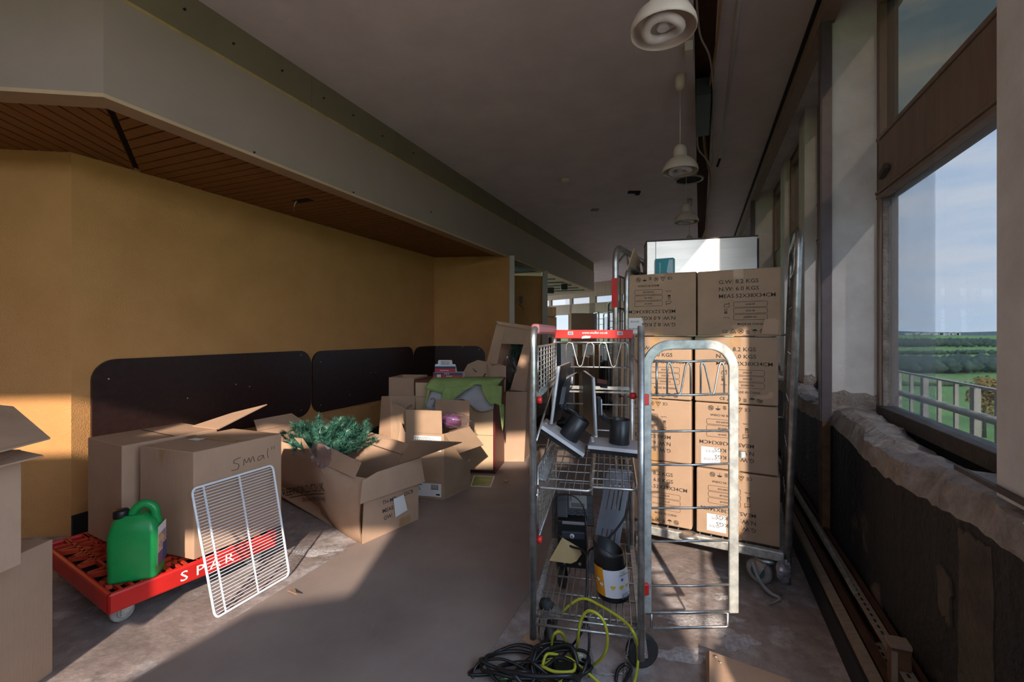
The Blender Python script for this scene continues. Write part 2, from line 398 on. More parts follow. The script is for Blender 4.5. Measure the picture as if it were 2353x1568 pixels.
while a > -1.75:
    base = mit0+E1*a
    pl = [base-N1*1.3, base-N1*-.02, base+E1*.0695+N1*.02, base+E1*.0695-N1*1.3]
    pl = clip(pl, mit0-mn*.016, -mn)
    pl = clip(pl, mit0+N1*.019, -N1) if len(pl) > 2 else pl
    if len(pl) > 2: MB().prism([up(p, ZS+random.uniform(-.001, .001)) for p in pl], (0, 0, .018)).build('board', M['wood'], sof)
    a -= .0815

# ---- yellow walls
WC = V(-2.63, 2.716, 0); WE = V(-1.11, 6.49, 0); WB = V(-.03, 6.35, 0)
def wall(name, a, c, z0, z1, mat, th=.12, label=None, side=-1):
    d = (c-a).normalized(); n = V(-d.y, d.x, 0)*(-side)
    return struct(MB().prism([up(a, z0), up(c, z0), up(c+n*th, z0), up(a+n*th, z0)], (0, 0, z1-z0)).build(name, mat), label)
wall('wall_left_near', V(-5.6, 2.35, 0), WC, 0, ZS+.02, M['yellow'], label='short yellow wall at the bend')
wall('wall_left', WC, WE, 0, ZS+.02, M['yellow'], label='long yellow textured wall of the recess')
wall('wall_back', WE, WB, 0, ZS, M['yellow'], label='yellow end wall of the recess')
def trimbox(name, c, sx, sy, z0, z1, mat, label, ax=None):
    ax = ax or (V(1, 0, 0), V(0, 1, 0), V(0, 0, 1))
    return struct(MB().box((c[0], c[1], (z0+z1)/2), (sx, sy, z1-z0), ax=ax).build(name, mat), label)
trimbox('trim_8', (.0, 6.40), .07, .14, 0, ZS, M['whitetrim'], 'white upright trim ending the recess wall')
wall('wall_alcove', V(-.7, 7.6, 0), V(.53, 7.9, 0), 0, 2.2, M['yellow'], label='yellow wall of the second alcove')
trimbox('trim_9', (.57, 7.97), .09, .2, 0, ZS, M['whitetrim'], 'white upright trim at the far alcove')
wall('alcove_dark_filler', V(-.03, 6.47, 0), V(-.7, 7.6, 0), 0, ZS, M['void'], label='black filler darkening the alcove side')  # black filler wall, the alcove's shade put into its colour
M['soffit_far'] = wallmat('pale_green_cream_soffit', (.40, .36, .24), .05)
q = [st(7.7, TB-.11), st(S2, TB-.11), st(S2, TB-.11)+E2*6, st(8.4, -6), st(7.7, -4)]
fs_ = struct(MB().prism([up(p, ZS-.004) for p in q], (0, 0, .02)).build('ceiling_far_soffit', M['soffit_far']), 'pale boarded soffit beyond the alcoves')
for i in range(5):
    MB().bar(st(8.6+i*.62, TB-.15, ZS-.015), st(8.6+i*.62, TB-3.2, ZS-.015), .05, .02).build('batten', M['frame_dark'], fs_)
# socket with loose wires in the alcove wall
t_ = thing('wall_socket', 'loose metal socket box hanging from the alcove wall', 'socket', at(1197, 690, 7.68))
MB().box(at(1197, 688, 7.66), (.055, .04, .09)).build('back_box', M['darkgrey'], t_)
MB().tube(crom([at(1199, 695, 7.66), at(1194, 701, 7.64), at(1202, 708, 7.64), at(1200, 713, 7.66)]), .004, 6).build('loose_wire', M['black'], t_)

# ---- dark laminate bumper panels on the recess wall
def on_wall(a, d, k, z, off): n = V(d.y, -d.x, 0); return a+d*k+n*off+V(0, 0, z)
WD = (WE-WC).normalized()
def panel_on(name, a, d, k0, k1, z0, z1, r, label, screws, cat='wall panel'):
    pts = [on_wall(a, d, (k0+k1)/2+x, (z0+z1)/2+y, .003) for x, y in rrect(k1-k0, z1-z0, r, 8)]
    n = V(d.y, -d.x, 0)
    t = thing(name, label, cat, up(a+d*(k0+k1)/2, z0), 'dark laminate bumper panels')
    MB().prism(pts, n*.018).build('board', M['laminate'], t)
    mb = MB()
    for fx, fz in screws:
        p = on_wall(a, d, k0+(k1-k0)*fx, z0+(z1-z0)*fz, .019); mb.lathe([(.006, 0), (.005, .003), (0, .004)], p, n, 8)
    mb.build('screw', M['screw'], t)
    return t
def wk(px):                                                # distance along the recess wall under an image column
    k = (px-CX)/F; return (WC.x-k*WC.y)/(k*WD.y-WD.x)
k1, k2, k3, k4, k5 = wk(207), wk(711), wk(713), wk(947), wk(949)
panel_on('wall_panel', WC, WD, k1, k2, .425, 1.045, .13, 'longest dark brown laminate wall panel, behind the large carton pair', [(.05, .8), (.33, .5), (.55, .6), (.62, .55), (.93, .93), (.93, .1), (.18, .12)])
panel_on('wall_panel', WC, WD, k3+.01, k4, .425, 1.035, .12, 'middle dark brown laminate wall panel, above the bushy tree box', [(.06, .82), (.06, .12), (.3, .2), (.5, .55), (.55, .55), (.85, .93)])
kk = (WE-WC).length
t3 = thing('wall_panel', 'dark brown laminate wall panel bent round the recess corner', 'wall panel', up(WE, .425), 'dark laminate bumper panels')
def half(d, a, L, off_end, flip):
    pts = []
    r = .14; z0, z1 = .425, 1.03
    n = V(d.y, -d.x, 0)
    if flip: prof = [(0, z0), (L-r, z0)]+[(L-r+r*math.sin(q), z0+r-r*math.cos(q)) for q in [math.pi/2*i/6 for i in range(1, 7)]]+[(L-r+r*math.cos(q), z1-r+r*math.sin(q)) for q in [math.pi/2*i/6 for i in range(0, 7)]]+[(0, z1)]
    else: prof = [(0, z0), (0, z1)]+[(-L+r-r*math.sin(q), z1-r+r*math.cos(q)) for q in [math.pi/2*i/6 for i in range(0, 7)]]+[(-L+r-r*math.cos(q), z0+r-r*math.sin(q)) for q in [math.pi/2*i/6 for i in range(0, 7)]]
    return MB().prism([a+d*x+V(0, 0, z)+n*.003 for x, z in prof], n*.018)
half(WD, WE, kk-k5-.01, 0, False).build('board', M['laminate'], t3)
BD = (WB-WE).normalized()
half(BD, WE+BD*.02, .72, 0, True).build('board', M['laminate'], t3)
mb = MB()
nb = V(BD.y, -BD.x, 0)
for k, z in ((.05, 1.03), (.42, 1.02), (.66, .98)): mb.lathe([(.008, 0), (.006, .003), (0, .004)], WE+BD*k+V(0, 0, z)+nb*.02, nb, 8)
mb.build('screw', M['screw'], t3)
# black skirting along the recess
struct(MB().prism([on_wall(WC, WD, .0, 0, .0), on_wall(WC, WD, kk, 0, .0), on_wall(WC, WD, kk, 0, .02), on_wall(WC, WD, .0, 0, .02)], (0, 0, .12)).build('baseboard_left', M['void']), 'black skirting of the recess wall')

# ---- parapet under the windows: bitumen face and a broken concrete top
def parapet(name, s0, s1, seed):
    rnd = random.Random(seed); n = max(3, int((s1-s0)/.035)); mbf = MB(); mbt = MB(); vs = []; ph = rnd.random()*9
    prof = []
    jl = [0]*4; 
    for i in range(n+1):
        s = s0+(s1-s0)*i/n
        e = .018*math.sin(s*7+ph)+.012*math.sin(s*19+ph*2)+rnd.uniform(-.010, .010)
        zt = .80+.022*math.sin(s*4.2+ph)+rnd.uniform(-.007, .007)
        prof.append((s, e, zt, rnd.uniform(-.012, .012)))
    ring = []
    for s, e, zt, r in prof: ring.append([st(s, .64, 0), st(s, .64+e*.2, zt-.10), st(s, .66+e, zt-.02), st(s, .72+r, zt), st(s, .80+e, zt-.015+r), st(s, .845, zt-.04), st(s, .90, .70), st(s, .90, 0)])
    vs = [p for r in ring for p in r]; fs = []; top = []
    for i in range(n):
        for j in range(7):
            q = (i*8+j, (i+1)*8+j, (i+1)*8+j+1, i*8+j+1)
            (top if j in (1, 2, 3, 4) else fs).append(q)
    fs.append(tuple(range(8))[::-1]); fs.append(tuple(n*8+j for j in range(8)))
    o = struct(MB().add(vs, fs).build(name, M['bitumen']), 'black bitumen coated parapet wall under the windows')
    MB().add(vs, top).build('broken_top', M['concrete'], o)
    return o
wr_ = parapet('wall_right', sv(.64), 13.2, 3)
M['render'] = pbr('bare_brown_render', (.105, .075, .048), .9, col2=(.05, .036, .024), scale=14, var=.2, bmp=.9, bscale=45)
def bare(poly, seed):
    q = random.Random(seed); pts = []
    for i in range(len(poly)):
        a, c = poly[i], poly[(i+1) % len(poly)]
        for k in range(6): f_ = k/6; pts.append(st(a[0]+(c[0]-a[0])*f_+q.uniform(-.008, .008), .636, a[1]+(c[1]-a[1])*f_+q.uniform(-.012, .012)))
    MB().prism(pts, N*.012).build('bare_render_patch', M['render'], wr_)
bare([(1.40, .0), (1.47, .0), (1.58, .30), (1.57, .69), (1.42, .70)], 1)
bare([(1.00, .0), (1.33, .0), (1.36, .35), (1.25, .55), (1.12, .42)], 2)
bare([(1.62, .40), (1.68, .42), (1.69, .55), (1.61, .52)], 3); bare([(1.5, .0), (1.66, .0), (1.60, .12)], 4); bare([(2.1, .10), (2.22, .05), (2.24, .20), (2.15, .24)], 5)
# parapet of the window wall behind the camera and of the far window wall
def lwall(o0, d, n, k0, k1, z0, z1, name, mat, label, w=.09, parent=None):
    a = o0+d*k0; c = o0+d*k1
    mb = MB().prism([up(a, z0), up(c, z0), up(c+n*w, z0), up(a+n*w, z0)], (0, 0, z1-z0))
    return mb.build(name, mat, parent) if parent is not None else struct(mb.build(name, mat), label)
Vo = st(sv(.86), .86); Vf = st(sv2(.86), .86)
lwall(Vo, E1, N1, -7, 0, 0, .83, 'wall_behind', M['concrete'], 'parapet under the windows behind the viewpoint')
lwall(Vo, E1, N1, -7, 0, 2.80, 3.0, 'wall_behind_head', M['frame'], 'head over the windows behind the viewpoint')
lwall(Vo, E1, N1, -7, 0, 1.90, 2.43, 'wall_behind_transom', M['frame'], 'transom of the windows behind the viewpoint')
for i, (x0, x1, z0, z1) in enumerate([(-7, -2.30, .83, 1.9), (-1.37, 0, .83, 1.9), (-2.95, -2.62, 2.43, 2.8), (-1.50, -1.36, 2.43, 2.8), (-.12, 0, 2.43, 2.8), (-4.6, -4.4, 2.43, 2.8), (-7, -6.2, 2.43, 2.8)]):
    lwall(Vo, E1, N1, x0, x1, z0, z1, 'wall_behind_blocker_%d' % (i+1), M['ply'], 'added boarding that blocks sun in the windows behind the viewpoint')  # unseen blockers added so the sun leaves parts of the floor shaded
struct(MB().prism([up(Bk-E1*5.2-N1*1.2, 0), up(oc-E1*5.2, 0), up(oc-E1*5.3, 0), up(Bk-E1*5.3-N1*1.2, 0)], (0, 0, 3.0)).build('wall_left_light_block', M['yellow']), 'added wall closing the left arm against light, outside the frame')  # added end wall, keeps sky light off the left-facing surfaces
struct(MB().prism([up(Vo+E1*k_+N1*.02, z_) for k_, z_ in ((-1.36, .83), (-1.36, 1.55), (-1.75, 1.52), (-1.97, 1.33), (-2.06, .83))], N1*.05).build('wall_behind_sun_mask', M['ply']), 'added sloping sun mask in the window behind the viewpoint')  # added mask, its outline shapes the sunlit strip on the floor
# far window wall
lwall(Vf, E2, N2, 0, 10, 0, .83, 'wall_far', M['frame_dark'], 'far parapet under distant windows')
lwall(Vf, E2, N2, 0, 10, 2.50, 3.0, 'wall_far_head', M['frame'], 'brown head above the distant windows')
lwall(Vf, E2, N2, 0, 10, 1.90, 2.28, 'wall_far_transom', M['frame'], 'brown transom of the distant windows')
for i in range(9):
    k = .3+i*1.15; w = .28 if i % 3 == 1 else .12
    lwall(Vf, E2, N2, k, k+w, .83, 2.5, 'wall_far_mullion_%d' % (i+1), M['frame'], 'brown upright between distant windows')

for i in range(8):
    k = .3+i*1.15
    w_ = struct(MB().prism([up(Vf+E2*(k+.06)+N2*.05, .83), up(Vf+E2*(k+1.21)+N2*.05, .83), up(Vf+E2*(k+1.21)+N2*.055, .83), up(Vf+E2*(k+.06)+N2*.055, .83)], (0, 0, 1.68)).build('window_%d' % (20+i), M['glass_far']), 'bright distant window pane at the far bend')
# ---- piers, steel stanchions and windows along the right
def pier(i, s0, s1, t0, z0, label):
    o = struct(MB().prism([st(s0, t0, z0), st(s1, t0, z0), st(s1, .93, z0), st(s0, .93, z0)], (0, 0, 2.985-z0)).build('trim_%d' % i, M['pier']), label)
    rnd = random.Random(i); mb = MB(); nn = 9
    ringb = []; 
    for (a, c) in (((s0-.012, t0-.01), (s0-.012, .93)),):
        for k in range(nn+1):
            t = t0-.01+(.93-t0+.01)*k/nn; ringb.append((t, .07+rnd.uniform(-.015, .02)))
    vs = []; fs = []
    for t, h in ringb: vs += [st(s0-.012, t, z0-.06), st(s0-.012, t, z0+h), st(s0+.01, t, z0+h+.004), st(s0+.01, t, z0-.06)]
    for k in range(nn):
        for j in range(3): fs.append((k*4+j, k*4+4+j, k*4+5+j, k*4+1+j))
    mb.add(vs, fs).build('bare_foot', M['concrete'], o)
    return o
pier(11, 2.905, 3.16, .655, .82, 'white painted pier between the large windows')
pier(12, 1.29, 1.455, .66, .82, 'white painted pier at the right edge')
pier(13, 6.47, 6.75, .645, .80, 'second white pier farther along the windows')
pier(14, 4.20, 4.42, .765, .80, 'narrow white upright beyond the first pier')
pier(15, 5.35, 5.60, .80, .80, 'narrow brown white upright beyond the tall cage')
pier(16, 10.0, 10.3, .65, .80, 'distant white pier near the far bend')
def stanchion(i, s, t, z0, z1, w, label):
    o = struct(MB().box(st(s, t, (z0+z1)/2), (.012, w, z1-z0), ax=(U, N, V(0, 0, 1))).build('trim_%d' % i, M['steel_post']), label)
    MB().box(st(s+.025, t-w/2, (z0+z1)/2), (.05, .010, z1-z0), ax=(U, N, V(0, 0, 1))).build('flange', M['steel_post'], o)
    MB().box(st(s+.03, t, .45), (.07, w*.9, .62), ax=(U, N, V(0, 0, 1))).build('timber_foot', M['brown_rough'], o)
    return o
stanchion(17, 2.88, .625, .74, 2.93, .045, 'dull mauve steel stanchion beside the white pier')
stanchion(18, 6.44, .62, .74, 2.93, .045, 'far steel stanchion beside the second pier')
def window(i, s0, s1, glass=True, haze=False, label='', tz=(1.90, 2.22), head=True):
    w = bpy.data.objects.new('window_%d' % i, None); COL.objects.link(w); w.location = st((s0+s1)/2, .88, .8); WL[w.name] = st((s0+s1)/2, .88, .8)
    w['kind'] = 'structure'; w['label'] = label
    A = (U, N, V(0, 0, 1))
    def bx(name, a, c, t0, t1, z0, z1, mat): return MB().box(st((a+c)/2, (t0+t1)/2, (z0+z1)/2), (c-a, t1-t0, z1-z0), ax=A).build(name, mat, w, bevel=.004)
    bx('sill', s0, s1, .845, .93, .775, .838, M['frame_dark'])
    bx('frame_below', s0, s1, .865, .93, .66, .775, M['void'])
    if tz is None:
        for j, q in enumerate(([(-.70, 2.84), (.09, 2.36), (.09, 2.86), (-.04, 2.92), (-.70, 2.99)], [(.095, 2.35), (.79, 2.09), (1.30, 1.86), (1.30, 2.30), (.75, 2.55), (.095, 2.855)])):
            MB().prism([st(a_, .87, z_) for a_, z_ in q], N*.03).build('shade_board', M['ply'], w)  # added slanted boards, shaped to cut the sun falling on the cage
    else: bx('transom', s0, s1, .85, .93, tz[0]+.045, tz[1]-.025, M['frame'])
    if tz: bx('transom_bead', s0, s1, .842, .93, tz[0]+.025, tz[0]+.04, M['frame']); bx('transom_bead', s0, s1, .846, .93, tz[0], tz[0]+.02, M['frame']); bx('transom_bead', s0, s1, .846, .93, tz[1]-.02, tz[1], M['frame'])
    if head: bx('head', s0, s1, .85, .93, 2.90, 2.985, M['frame'])
    for a in (s0, s1-.045): bx('jamb', a, a+.045, .85, .93, .838, 2.9, M['frame'])
    bx('putty_strip', s1-.055, s1-.045, .862, .89, .838, 1.9, M['concrete'])
    if glass:
        bx('pane', s0+.04, s1-.04, .882, .887, .83, 1.91, M['glass']).modifiers.clear()
        bx('pane', s0+.04, s1-.04, .882, .887, 2.21, 2.91, M['glass_dark']).modifiers.clear()
    if haze:
        bx('hazy_pane', s1-.50, s1-.04, .899, .904, .83, 1.91, M['glass_haze']).modifiers.clear()
    return w
window(1, -.70, 1.30, False, tz=None, head=False, label='window opening beside the viewpoint, outside the frame')
w2 = window(2, 1.45, 2.915, True, True, label='large window looking over green fields')
window(3, 3.15, 4.21, True, label='window beyond the first white pier')
window(4, 4.41, 5.36, True, label='narrow window behind the tall cage')
window(5, 5.59, 6.48, True, label='window before the second pier')
window(6, 6.74, 8.3, True, label='distant window past the second pier')
window(7, 8.3, 10.01, True, label='distant window near the far pier')
window(8, 10.29, 13.1, True, label='last window before the far bend')
# handle on the nearest window frame and catch on the transom
MB().lathe([(.008, 0), (.012, .01), (.012, .03), (0, .034)], st(1.56, .845, .90), -N, 10).build('catch', M['galv_dull'], w2)
MB().bar(st(2.72, .835, 2.02), st(2.80, .835, 1.99), .02, .03).build('catch', M['frame_dark'], w2)
# ================================================================== cartons and clutter along the left wall
def lerp(a, c, f): return a+(c-a)*f
def hinge(a, c, out, length, ang, skew=0.0, th=.005, inset=.012, tip=0.0):
    """flap polygon hinged on the edge a-c; out is the horizontal outward direction, ang its rise above the horizontal in degrees"""
    d = (c-a).normalized(); o = (out-d*out.dot(d)).normalized()
    r = o*math.cos(math.radians(ang))+V(0, 0, 1)*math.sin(math.radians(ang))
    a2 = a+d*inset; c2 = c-d*inset
    return [a2, c2, c2+r*length-d*(tip-skew), a2+r*length+d*(tip+skew)]
def carton(name, label, b, h, mat, flaps=(), closed=True, group=None, dz=(0, 0, 0, 0), lean=(0, 0), th=.006, cat='box', z0=None, seam=True):
    """b: four bottom corners (anticlockwise from above); flaps: (edge, length, angle[, skew, tip])"""
    b = [Vector(p) for p in b]; base = sum(b, V(0, 0, 0))/4
    L = V(lean[0], lean[1], 0)
    t = [p+L+V(0, 0, h+dz[i]) for i, p in enumerate(b)]
    ob = thing(name, label, cat, base, group)
    mb = MB()
    if closed: mb.hexa(b, t)
    else:
        c0 = sum(b, V(0, 0, 0))/4; c1 = sum(t, V(0, 0, 0))/4
        def ins(p, c): v = c-p; return p+v*(th*1.6/max(v.length, .01))
        bi = [ins(p, c0)+V(0, 0, th) for p in b]; ti = [ins(p, c1) for p in t]
        vs = b+t+bi+ti; fs = [(3, 2, 1, 0), (8, 9, 10, 11)]
        for i in range(4):
            j = (i+1) % 4
            fs += [(i, j, 4+j, 4+i), (8+j, 8+i, 12+i, 12+j), (4+i, 4+j, 12+j, 12+i)]
        mb.add(vs, fs)
    mb.build('body', mat, ob, bevel=.004)
    for fdef in flaps:
        e, ln, an = fdef[:3]; sk = fdef[3] if len(fdef) > 3 else 0; tip = fdef[4] if len(fdef) > 4 else 0
        a, c = t[e], t[(e+1) % 4]; mid = (a+c)/2; cen = sum(t, V(0, 0, 0))/4
        out = mid-cen; out.z = 0
        MB().sheet(hinge(a, c, out, ln, an, sk, tip=tip), .005).build('flap', mat, ob)
    ob_t = t
    return ob, b, t
def onface(b, t, e):                                        # plane matrix of side e, origin bottom-left seen from outside; also its width and height
    o = b[e]; x = b[(e+1) % 4]-b[e]; y = t[e]-b[e]
    return frame(o, x, y), x.length, y.length
def patch(mb, m, x0, y0, x1, y1, off=.0012): return mb.add([(x0, y0, off), (x1, y0, off), (x1, y1, off), (x0, y1, off)], [(0, 1, 2, 3)], False, m)
def scribble(mb, m, x, y, w, n, size, bold=0):             # rows of illegible small print
    rr = random.Random(int(x*1000+y*777)+n)
    for i in range(n):
        xx = x
        while xx < x+w*rr.uniform(.6, 1.0):
            l = rr.uniform(.006, .016); patch(mb, m, xx, y-i*size*1.9, xx+l, y-i*size*1.9+size, .002); xx += l+.004

def floorq(p, d, wx, dy, z):                                # footprint from a corner p, along d (wx) and to its left (dy)
    d = d.normalized(); n = V(-d.y, d.x, 0); p = V(p[0], p[1], z)
    return [p, p+d*wx, p+d*wx+n*dy, p+n*dy]

# -- the two cartons cut by the left frame edge
ob, b, t = carton('cardboard_box', 'plain brown box at the bottom left edge, under another carton', [V(-2.28, 1.0, 0), V(-1.632, 1.0, 0), V(-1.638, 1.625, 0), V(-2.28, 1.60, 0)], .475, M['card'], group='boxes stacked at the left edge')
ob, b, t = carton('cardboard_box', 'open flapped carton at the left edge, on top of a box', [V(-2.15, .86, .485), V(-1.555, .84, .485), V(-1.54, 1.43, .485), V(-2.15, 1.45, .485)], .36, M['card_b'], closed=False,
                  group='boxes stacked at the left edge')
MB().sheet([V(-1.98, .86, .955), V(-1.45, .95, .905), V(-1.375, 1.2, .888), V(-1.471, 1.45, .872), V(-1.918, 1.75, .924), V(-1.98, 1.75, .93)], .005).build('flap', M['card_b'], ob)
MB().sheet([V(-1.545, 1.22, .845), V(-1.535, 1.42, .845), V(-1.44, 1.40, .835), V(-1.47, 1.25, .83)], .005).build('flap', M['card'], ob)

# -- red dolly
DA = V(.523, .852, 0).normalized(); DB = V(-DA.y, DA.x, 0); DC = V(-1.60, 1.80, 0); DL, DW, ZT = .70, .84, .172
def dp(a, c, z): return DC+DA*a+DB*c+V(0, 0, z)
dol = thing('plastic_dolly', 'red slatted plastic dolly on castors under the large cartons', 'dolly', dp(DL/2, DW/2, 0))
mb = MB()
for (a, c, e, f_) in ((0, 0, DL, .022), (0, DW-.022, DL, DW), (0, 0, .022, DW), (DL-.022, 0, DL, DW)):
    mb.box(dp((a+e)/2, (c+f_)/2, ZT-.042), (e-a, f_-c, .084), ax=(DA, DB, V(0, 0, 1)))
mb.build('rim', M['red'], dol, bevel=.01)
M['red_deck'] = pbr('worn_orange_red_plastic', (.55, .055, .016), .45, col2=(.36, .02, .012), scale=14)
def rib(a0, c0, a1, c1, w=.014, h=.020): MB().bar(dp(a0, c0, ZT-h/2-.001), dp(a1, c1, ZT-h/2-.001), w, h).build('deck_rib', M['red_deck'], dol)
for i in range(1, 10): rib(.022+i*.0656, .022, .022+i*.0656, DW-.022, .012 if i % 3 else .022)
for c in (.10, .16, .30, .42, .54, .68, .74): rib(.022, c, DL-.022, c, .012)
for c in (.16, .42, .54):
    rib(.03, c, .22, c+.12, .014); rib(.22, c, .03, c+.12, .014)
for a in (.05, .12, .19, .26): rib(a, .022, a, .10, .010); rib(a+.03, .74, a+.03, DW-.022, .010)
MB().box(dp(DL/2, DW/2, ZT-.06), (DL-.05, DW-.05, .006), ax=(DA, DB, V(0, 0, 1))).build('deck_shade', M['void'], dol)  # black sheet painting the shade seen between the deck ribs
m_ = frame(dp(.17, -.0008, ZT-.066), DA, V(0, 0, 1))
m_ = frame(dp(.25, -.0008, ZT-.064), DA, V(0, 0, 1))
for ch, x in (('S', 0), ('P', .062), ('A', .120), ('R', .185)): write(MB(), ch, m_, (x, 0), .062, bold=.006, sx=1.2).build('letter', M['paper'], dol)
def castor(c, swivel, r, parent, matw, hub, zt, hr=.55):
    d = V(math.cos(swivel), math.sin(swivel), 0); a = V(-d.y, d.x, 0); wc = c+d*r*.55+V(0, 0, r)
    w = MB().lathe([(r*.86, -.017), (r, -.012), (r, .012), (r*.86, .017)], wc, a, 24).build('wheel', matw, parent)
    MB().lathe([(r*hr, -.020), (r*(hr-.05), -.021), (r*(hr-.05), .021), (r*hr, .020)], wc, a, 18).build('hub', hub, w)
    mb = MB()
    for s in (-1, 1):
        o = a*(.024*s)
        mb.prism([wc+o-d*.012-V(0, 0, .012), wc+o+d*.012-V(0, 0, .012), c+o+d*.03+V(0, 0, zt), c+o-d*.03+V(0, 0, zt)], a*(.003*s))
    mb.box(c+V(0, 0, zt-.002), (.07, .07, .006)); mb.cyl(wc-a*.03, wc+a*.03, .006, 8)
    mb.build('fork', M['galv_dull'], parent); return w
M['greytyre'] = pbr('grey_rubber_tyre', (.36, .33, .31), .7, var=.15, scale=30)
for a, c, s in ((.10, .10, 4.2), (DL-.1, .1, 1.0), (.1, DW-.1, 4.4), (DL-.1, DW-.1, .4)): castor(dp(a, c, 0), s, .042, dol, M['greytyre'], M['galv_dull'], .088)

# -- green can
M['green'] = pbr('green_plastic', (.010, .32, .075), .35, var=.12, scale=6)
gx = V(.80, -.60, 0).normalized()*1.0; gx = V(.93, .36, 0).normalized(); gy = V(-gx.y, gx.x, 0)
gc = V(-1.612, 1.955, ZT)
can = thing('jerry_can', 'green plastic jerry can with black cap standing on the dolly', 'jerry can', gc)
def gp(x, y, z): return gc+gx*x+gy*y+V(0, 0, z)
mb = MB(); rings = []
prof = [(0, 1.0, .94), (.012, 1.0, 1.0), (.045, .97, .97), (.05, 1, 1), (.195, 1, 1), (.240, .86, .80), (.262, .58, .55), (.266, .5, .5)]
hw, hd = .088, .062
vs = []; n0 = 0
for z, fx, fy in prof:
    rr_ = rrect(hw*2*fx, hd*2*fy, .026*min(fx, fy), 4); n0 = len(rr_)
    sh = -.012*(z > .24)
    vs += [gp(x+sh, y, z) for x, y in rr_]
fs = [tuple(range(n0))[::-1], tuple((len(prof)-1)*n0+i for i in range(n0))]
for i in range(len(prof)-1):
    for k in range(n0): fs.append((i*n0+k, i*n0+(k+1) % n0, (i+1)*n0+(k+1) % n0, (i+1)*n0+k))
mb.add(vs, fs, True); bo = mb.build('body', M['green'], can); bo.data.polygons.foreach_set('use_smooth', [False]*2+[True]*(len(fs)-2))
MB().lathe([(.024, 0), (.024, .03), (.021, .04)], gp(-.050, -.010, .235), (0, 0, 1), 18).build('neck', M['green'], can)
MB().lathe([(.027, 0), (.028, .004), (.028, .026), (.025, .032), (0, .033)], gp(-.050, -.010, .258), (0, 0, 1), 20).build('cap', M['black'], can)
MB().tube(crom([gp(-.020, 0, .255), gp(.0, 0, .288), gp(.03, 0, .302), gp(.062, 0, .280), gp(.072, 0, .215)], 6), [.018]*25, 10).build('handle', M['green'], can)
m_ = frame(gp(.0890, -.05, .045), gy, V(0, 0, 1)); 
M['lab_photo'] = pbr('printed_label_art', (.62, .42, .20), .5, col2=(.30, .20, .28), scale=25, lo=.45, hi=.55)
lb_ = MB(); patch(lb_, m_, 0, 0, .10, .165); lb_ = lb_.build('label', M['paper'], can)
mb = MB(); patch(mb, m_, .006, .055, .094, .13, .002); mb.build('label_picture', M['lab_photo'], lb_)
M['purple'] = pbr('label_purple', (.12, .05, .18), .5); M['navy'] = pbr('label_navy', (.01, .06, .22), .5); M['yel_ink'] = pbr('label_yellow', (.75, .55, .03), .5)
mb = MB(); patch(mb, m_, .0, .0, .055, .053, .002); mb.build('label_block', M['purple'], lb_)
mb = MB(); patch(mb, m_, .056, .0, .10, .075, .0022); mb.build('label_block', M['navy'], lb_)
mb = MB(); write(mb, 'RONSEAL', m_, (.008, .140), .019, bold=.004); mb.build('label_print', M['ink'], lb_)
mb = MB(); write(mb, 'Decking', m_, (.058, .034), .012, bold=.004); write(mb, 'Cleaner', m_, (.058, .016), .012, bold=.004); mb.build('label_print', M['yel_ink'], lb_)

# -- two large cartons standing on the dolly
fc = V(-1.452, 2.076, ZT+.002)
fx_ = V(.46, .888, 0)
q = [V(-1.795, 2.195, ZT+.002), fc, fc+V(.205, .387, 0), V(-1.59, 2.60, ZT+.002)]
ob, b, t = carton('cardboard_box', 'large closed carton with handwritten scrawl, behind the white wire shelf', q, .492, M['card'], group='large cartons on the red dolly')
m_, w_, h_ = onface(b, t, 1)
mb = MB(); pen = lambda pts: mb.tube([m_ @ V(x, y, .001) for x, y in pts], .0013, 5)
def curve2(pts): return [(p.x, p.y) for p in crom([V(x, y, 0) for x, y in pts], 5)]
X0, Y0 = .17, .385
pen(curve2([(X0+.045, Y0+.032), (X0+.015, Y0+.026), (X0+.012, Y0+.012), (X0+.035, Y0), (X0+.030, Y0-.022), (X0, Y0-.022)]))
pen(curve2([(X0+.06, Y0-.012), (X0+.064, Y0+.02), (X0+.075, Y0-.002), (X0+.088, Y0+.02), (X0+.094, Y0-.004), (X0+.108, Y0+.022), (X0+.116, Y0-.006)]))
pen(curve2([(X0+.160, Y0+.016), (X0+.138, Y0+.012), (X0+.136, Y0-.006), (X0+.155, Y0), (X0+.163, Y0+.016), (X0+.168, Y0-.006)]))
pen(curve2([(X0+.190, Y0+.045), (X0+.186, Y0+.016), (X0+.192, Y0-.006)])); pen(curve2([(X0+.212, Y0+.05), (X0+.209, Y0+.035)])); pen(curve2([(X0+.226, Y0+.05), (X0+.223, Y0+.035)]))
mb.build('handwriting', M['ink'], ob)
mt = frame(t[0]+V(0, 0, .001), t[1]-t[0], t[3]-t[0])
mb = MB(); patch(mb, mt, .02, .20, .36, .25, .0015); mb.build('tape', M['tape'], ob)
m0, w0, h0 = onface(b, t, 0)
mb = MB(); patch(mb, m0, .14, h0-.07, .165, h0-.004, .0015); patch(mb, m0, .165, h0-.02, .20, h0-.004, .0015); mb.build('tape', M['tape'], ob)
mb = MB(); patch(mb, mt, .10, .16, .17, .20, .002); patch(mb, mt, .145, .17, .155, .215, .0025); mb.build('torn_label', M['paper'], ob)
q = [V(-2.19, 2.35, ZT+.002), V(-1.865, 2.175, ZT+.002), V(-1.66, 2.565, ZT+.002), V(-1.985, 2.74, ZT+.002)]
ob, b, t = carton('cardboard_box', 'large closed carton on the dolly with one lid flap sticking up', q, .497, M['card'], group='large cartons on the red dolly')
MB().sheet([t[2]+V(-.18, .06, .0), t[2]+V(.02, -.02, .0), t[2]+V(.13, .28, .09), t[2]+V(-.04, .20, .05)], .006).build('flap', M['card'], ob)
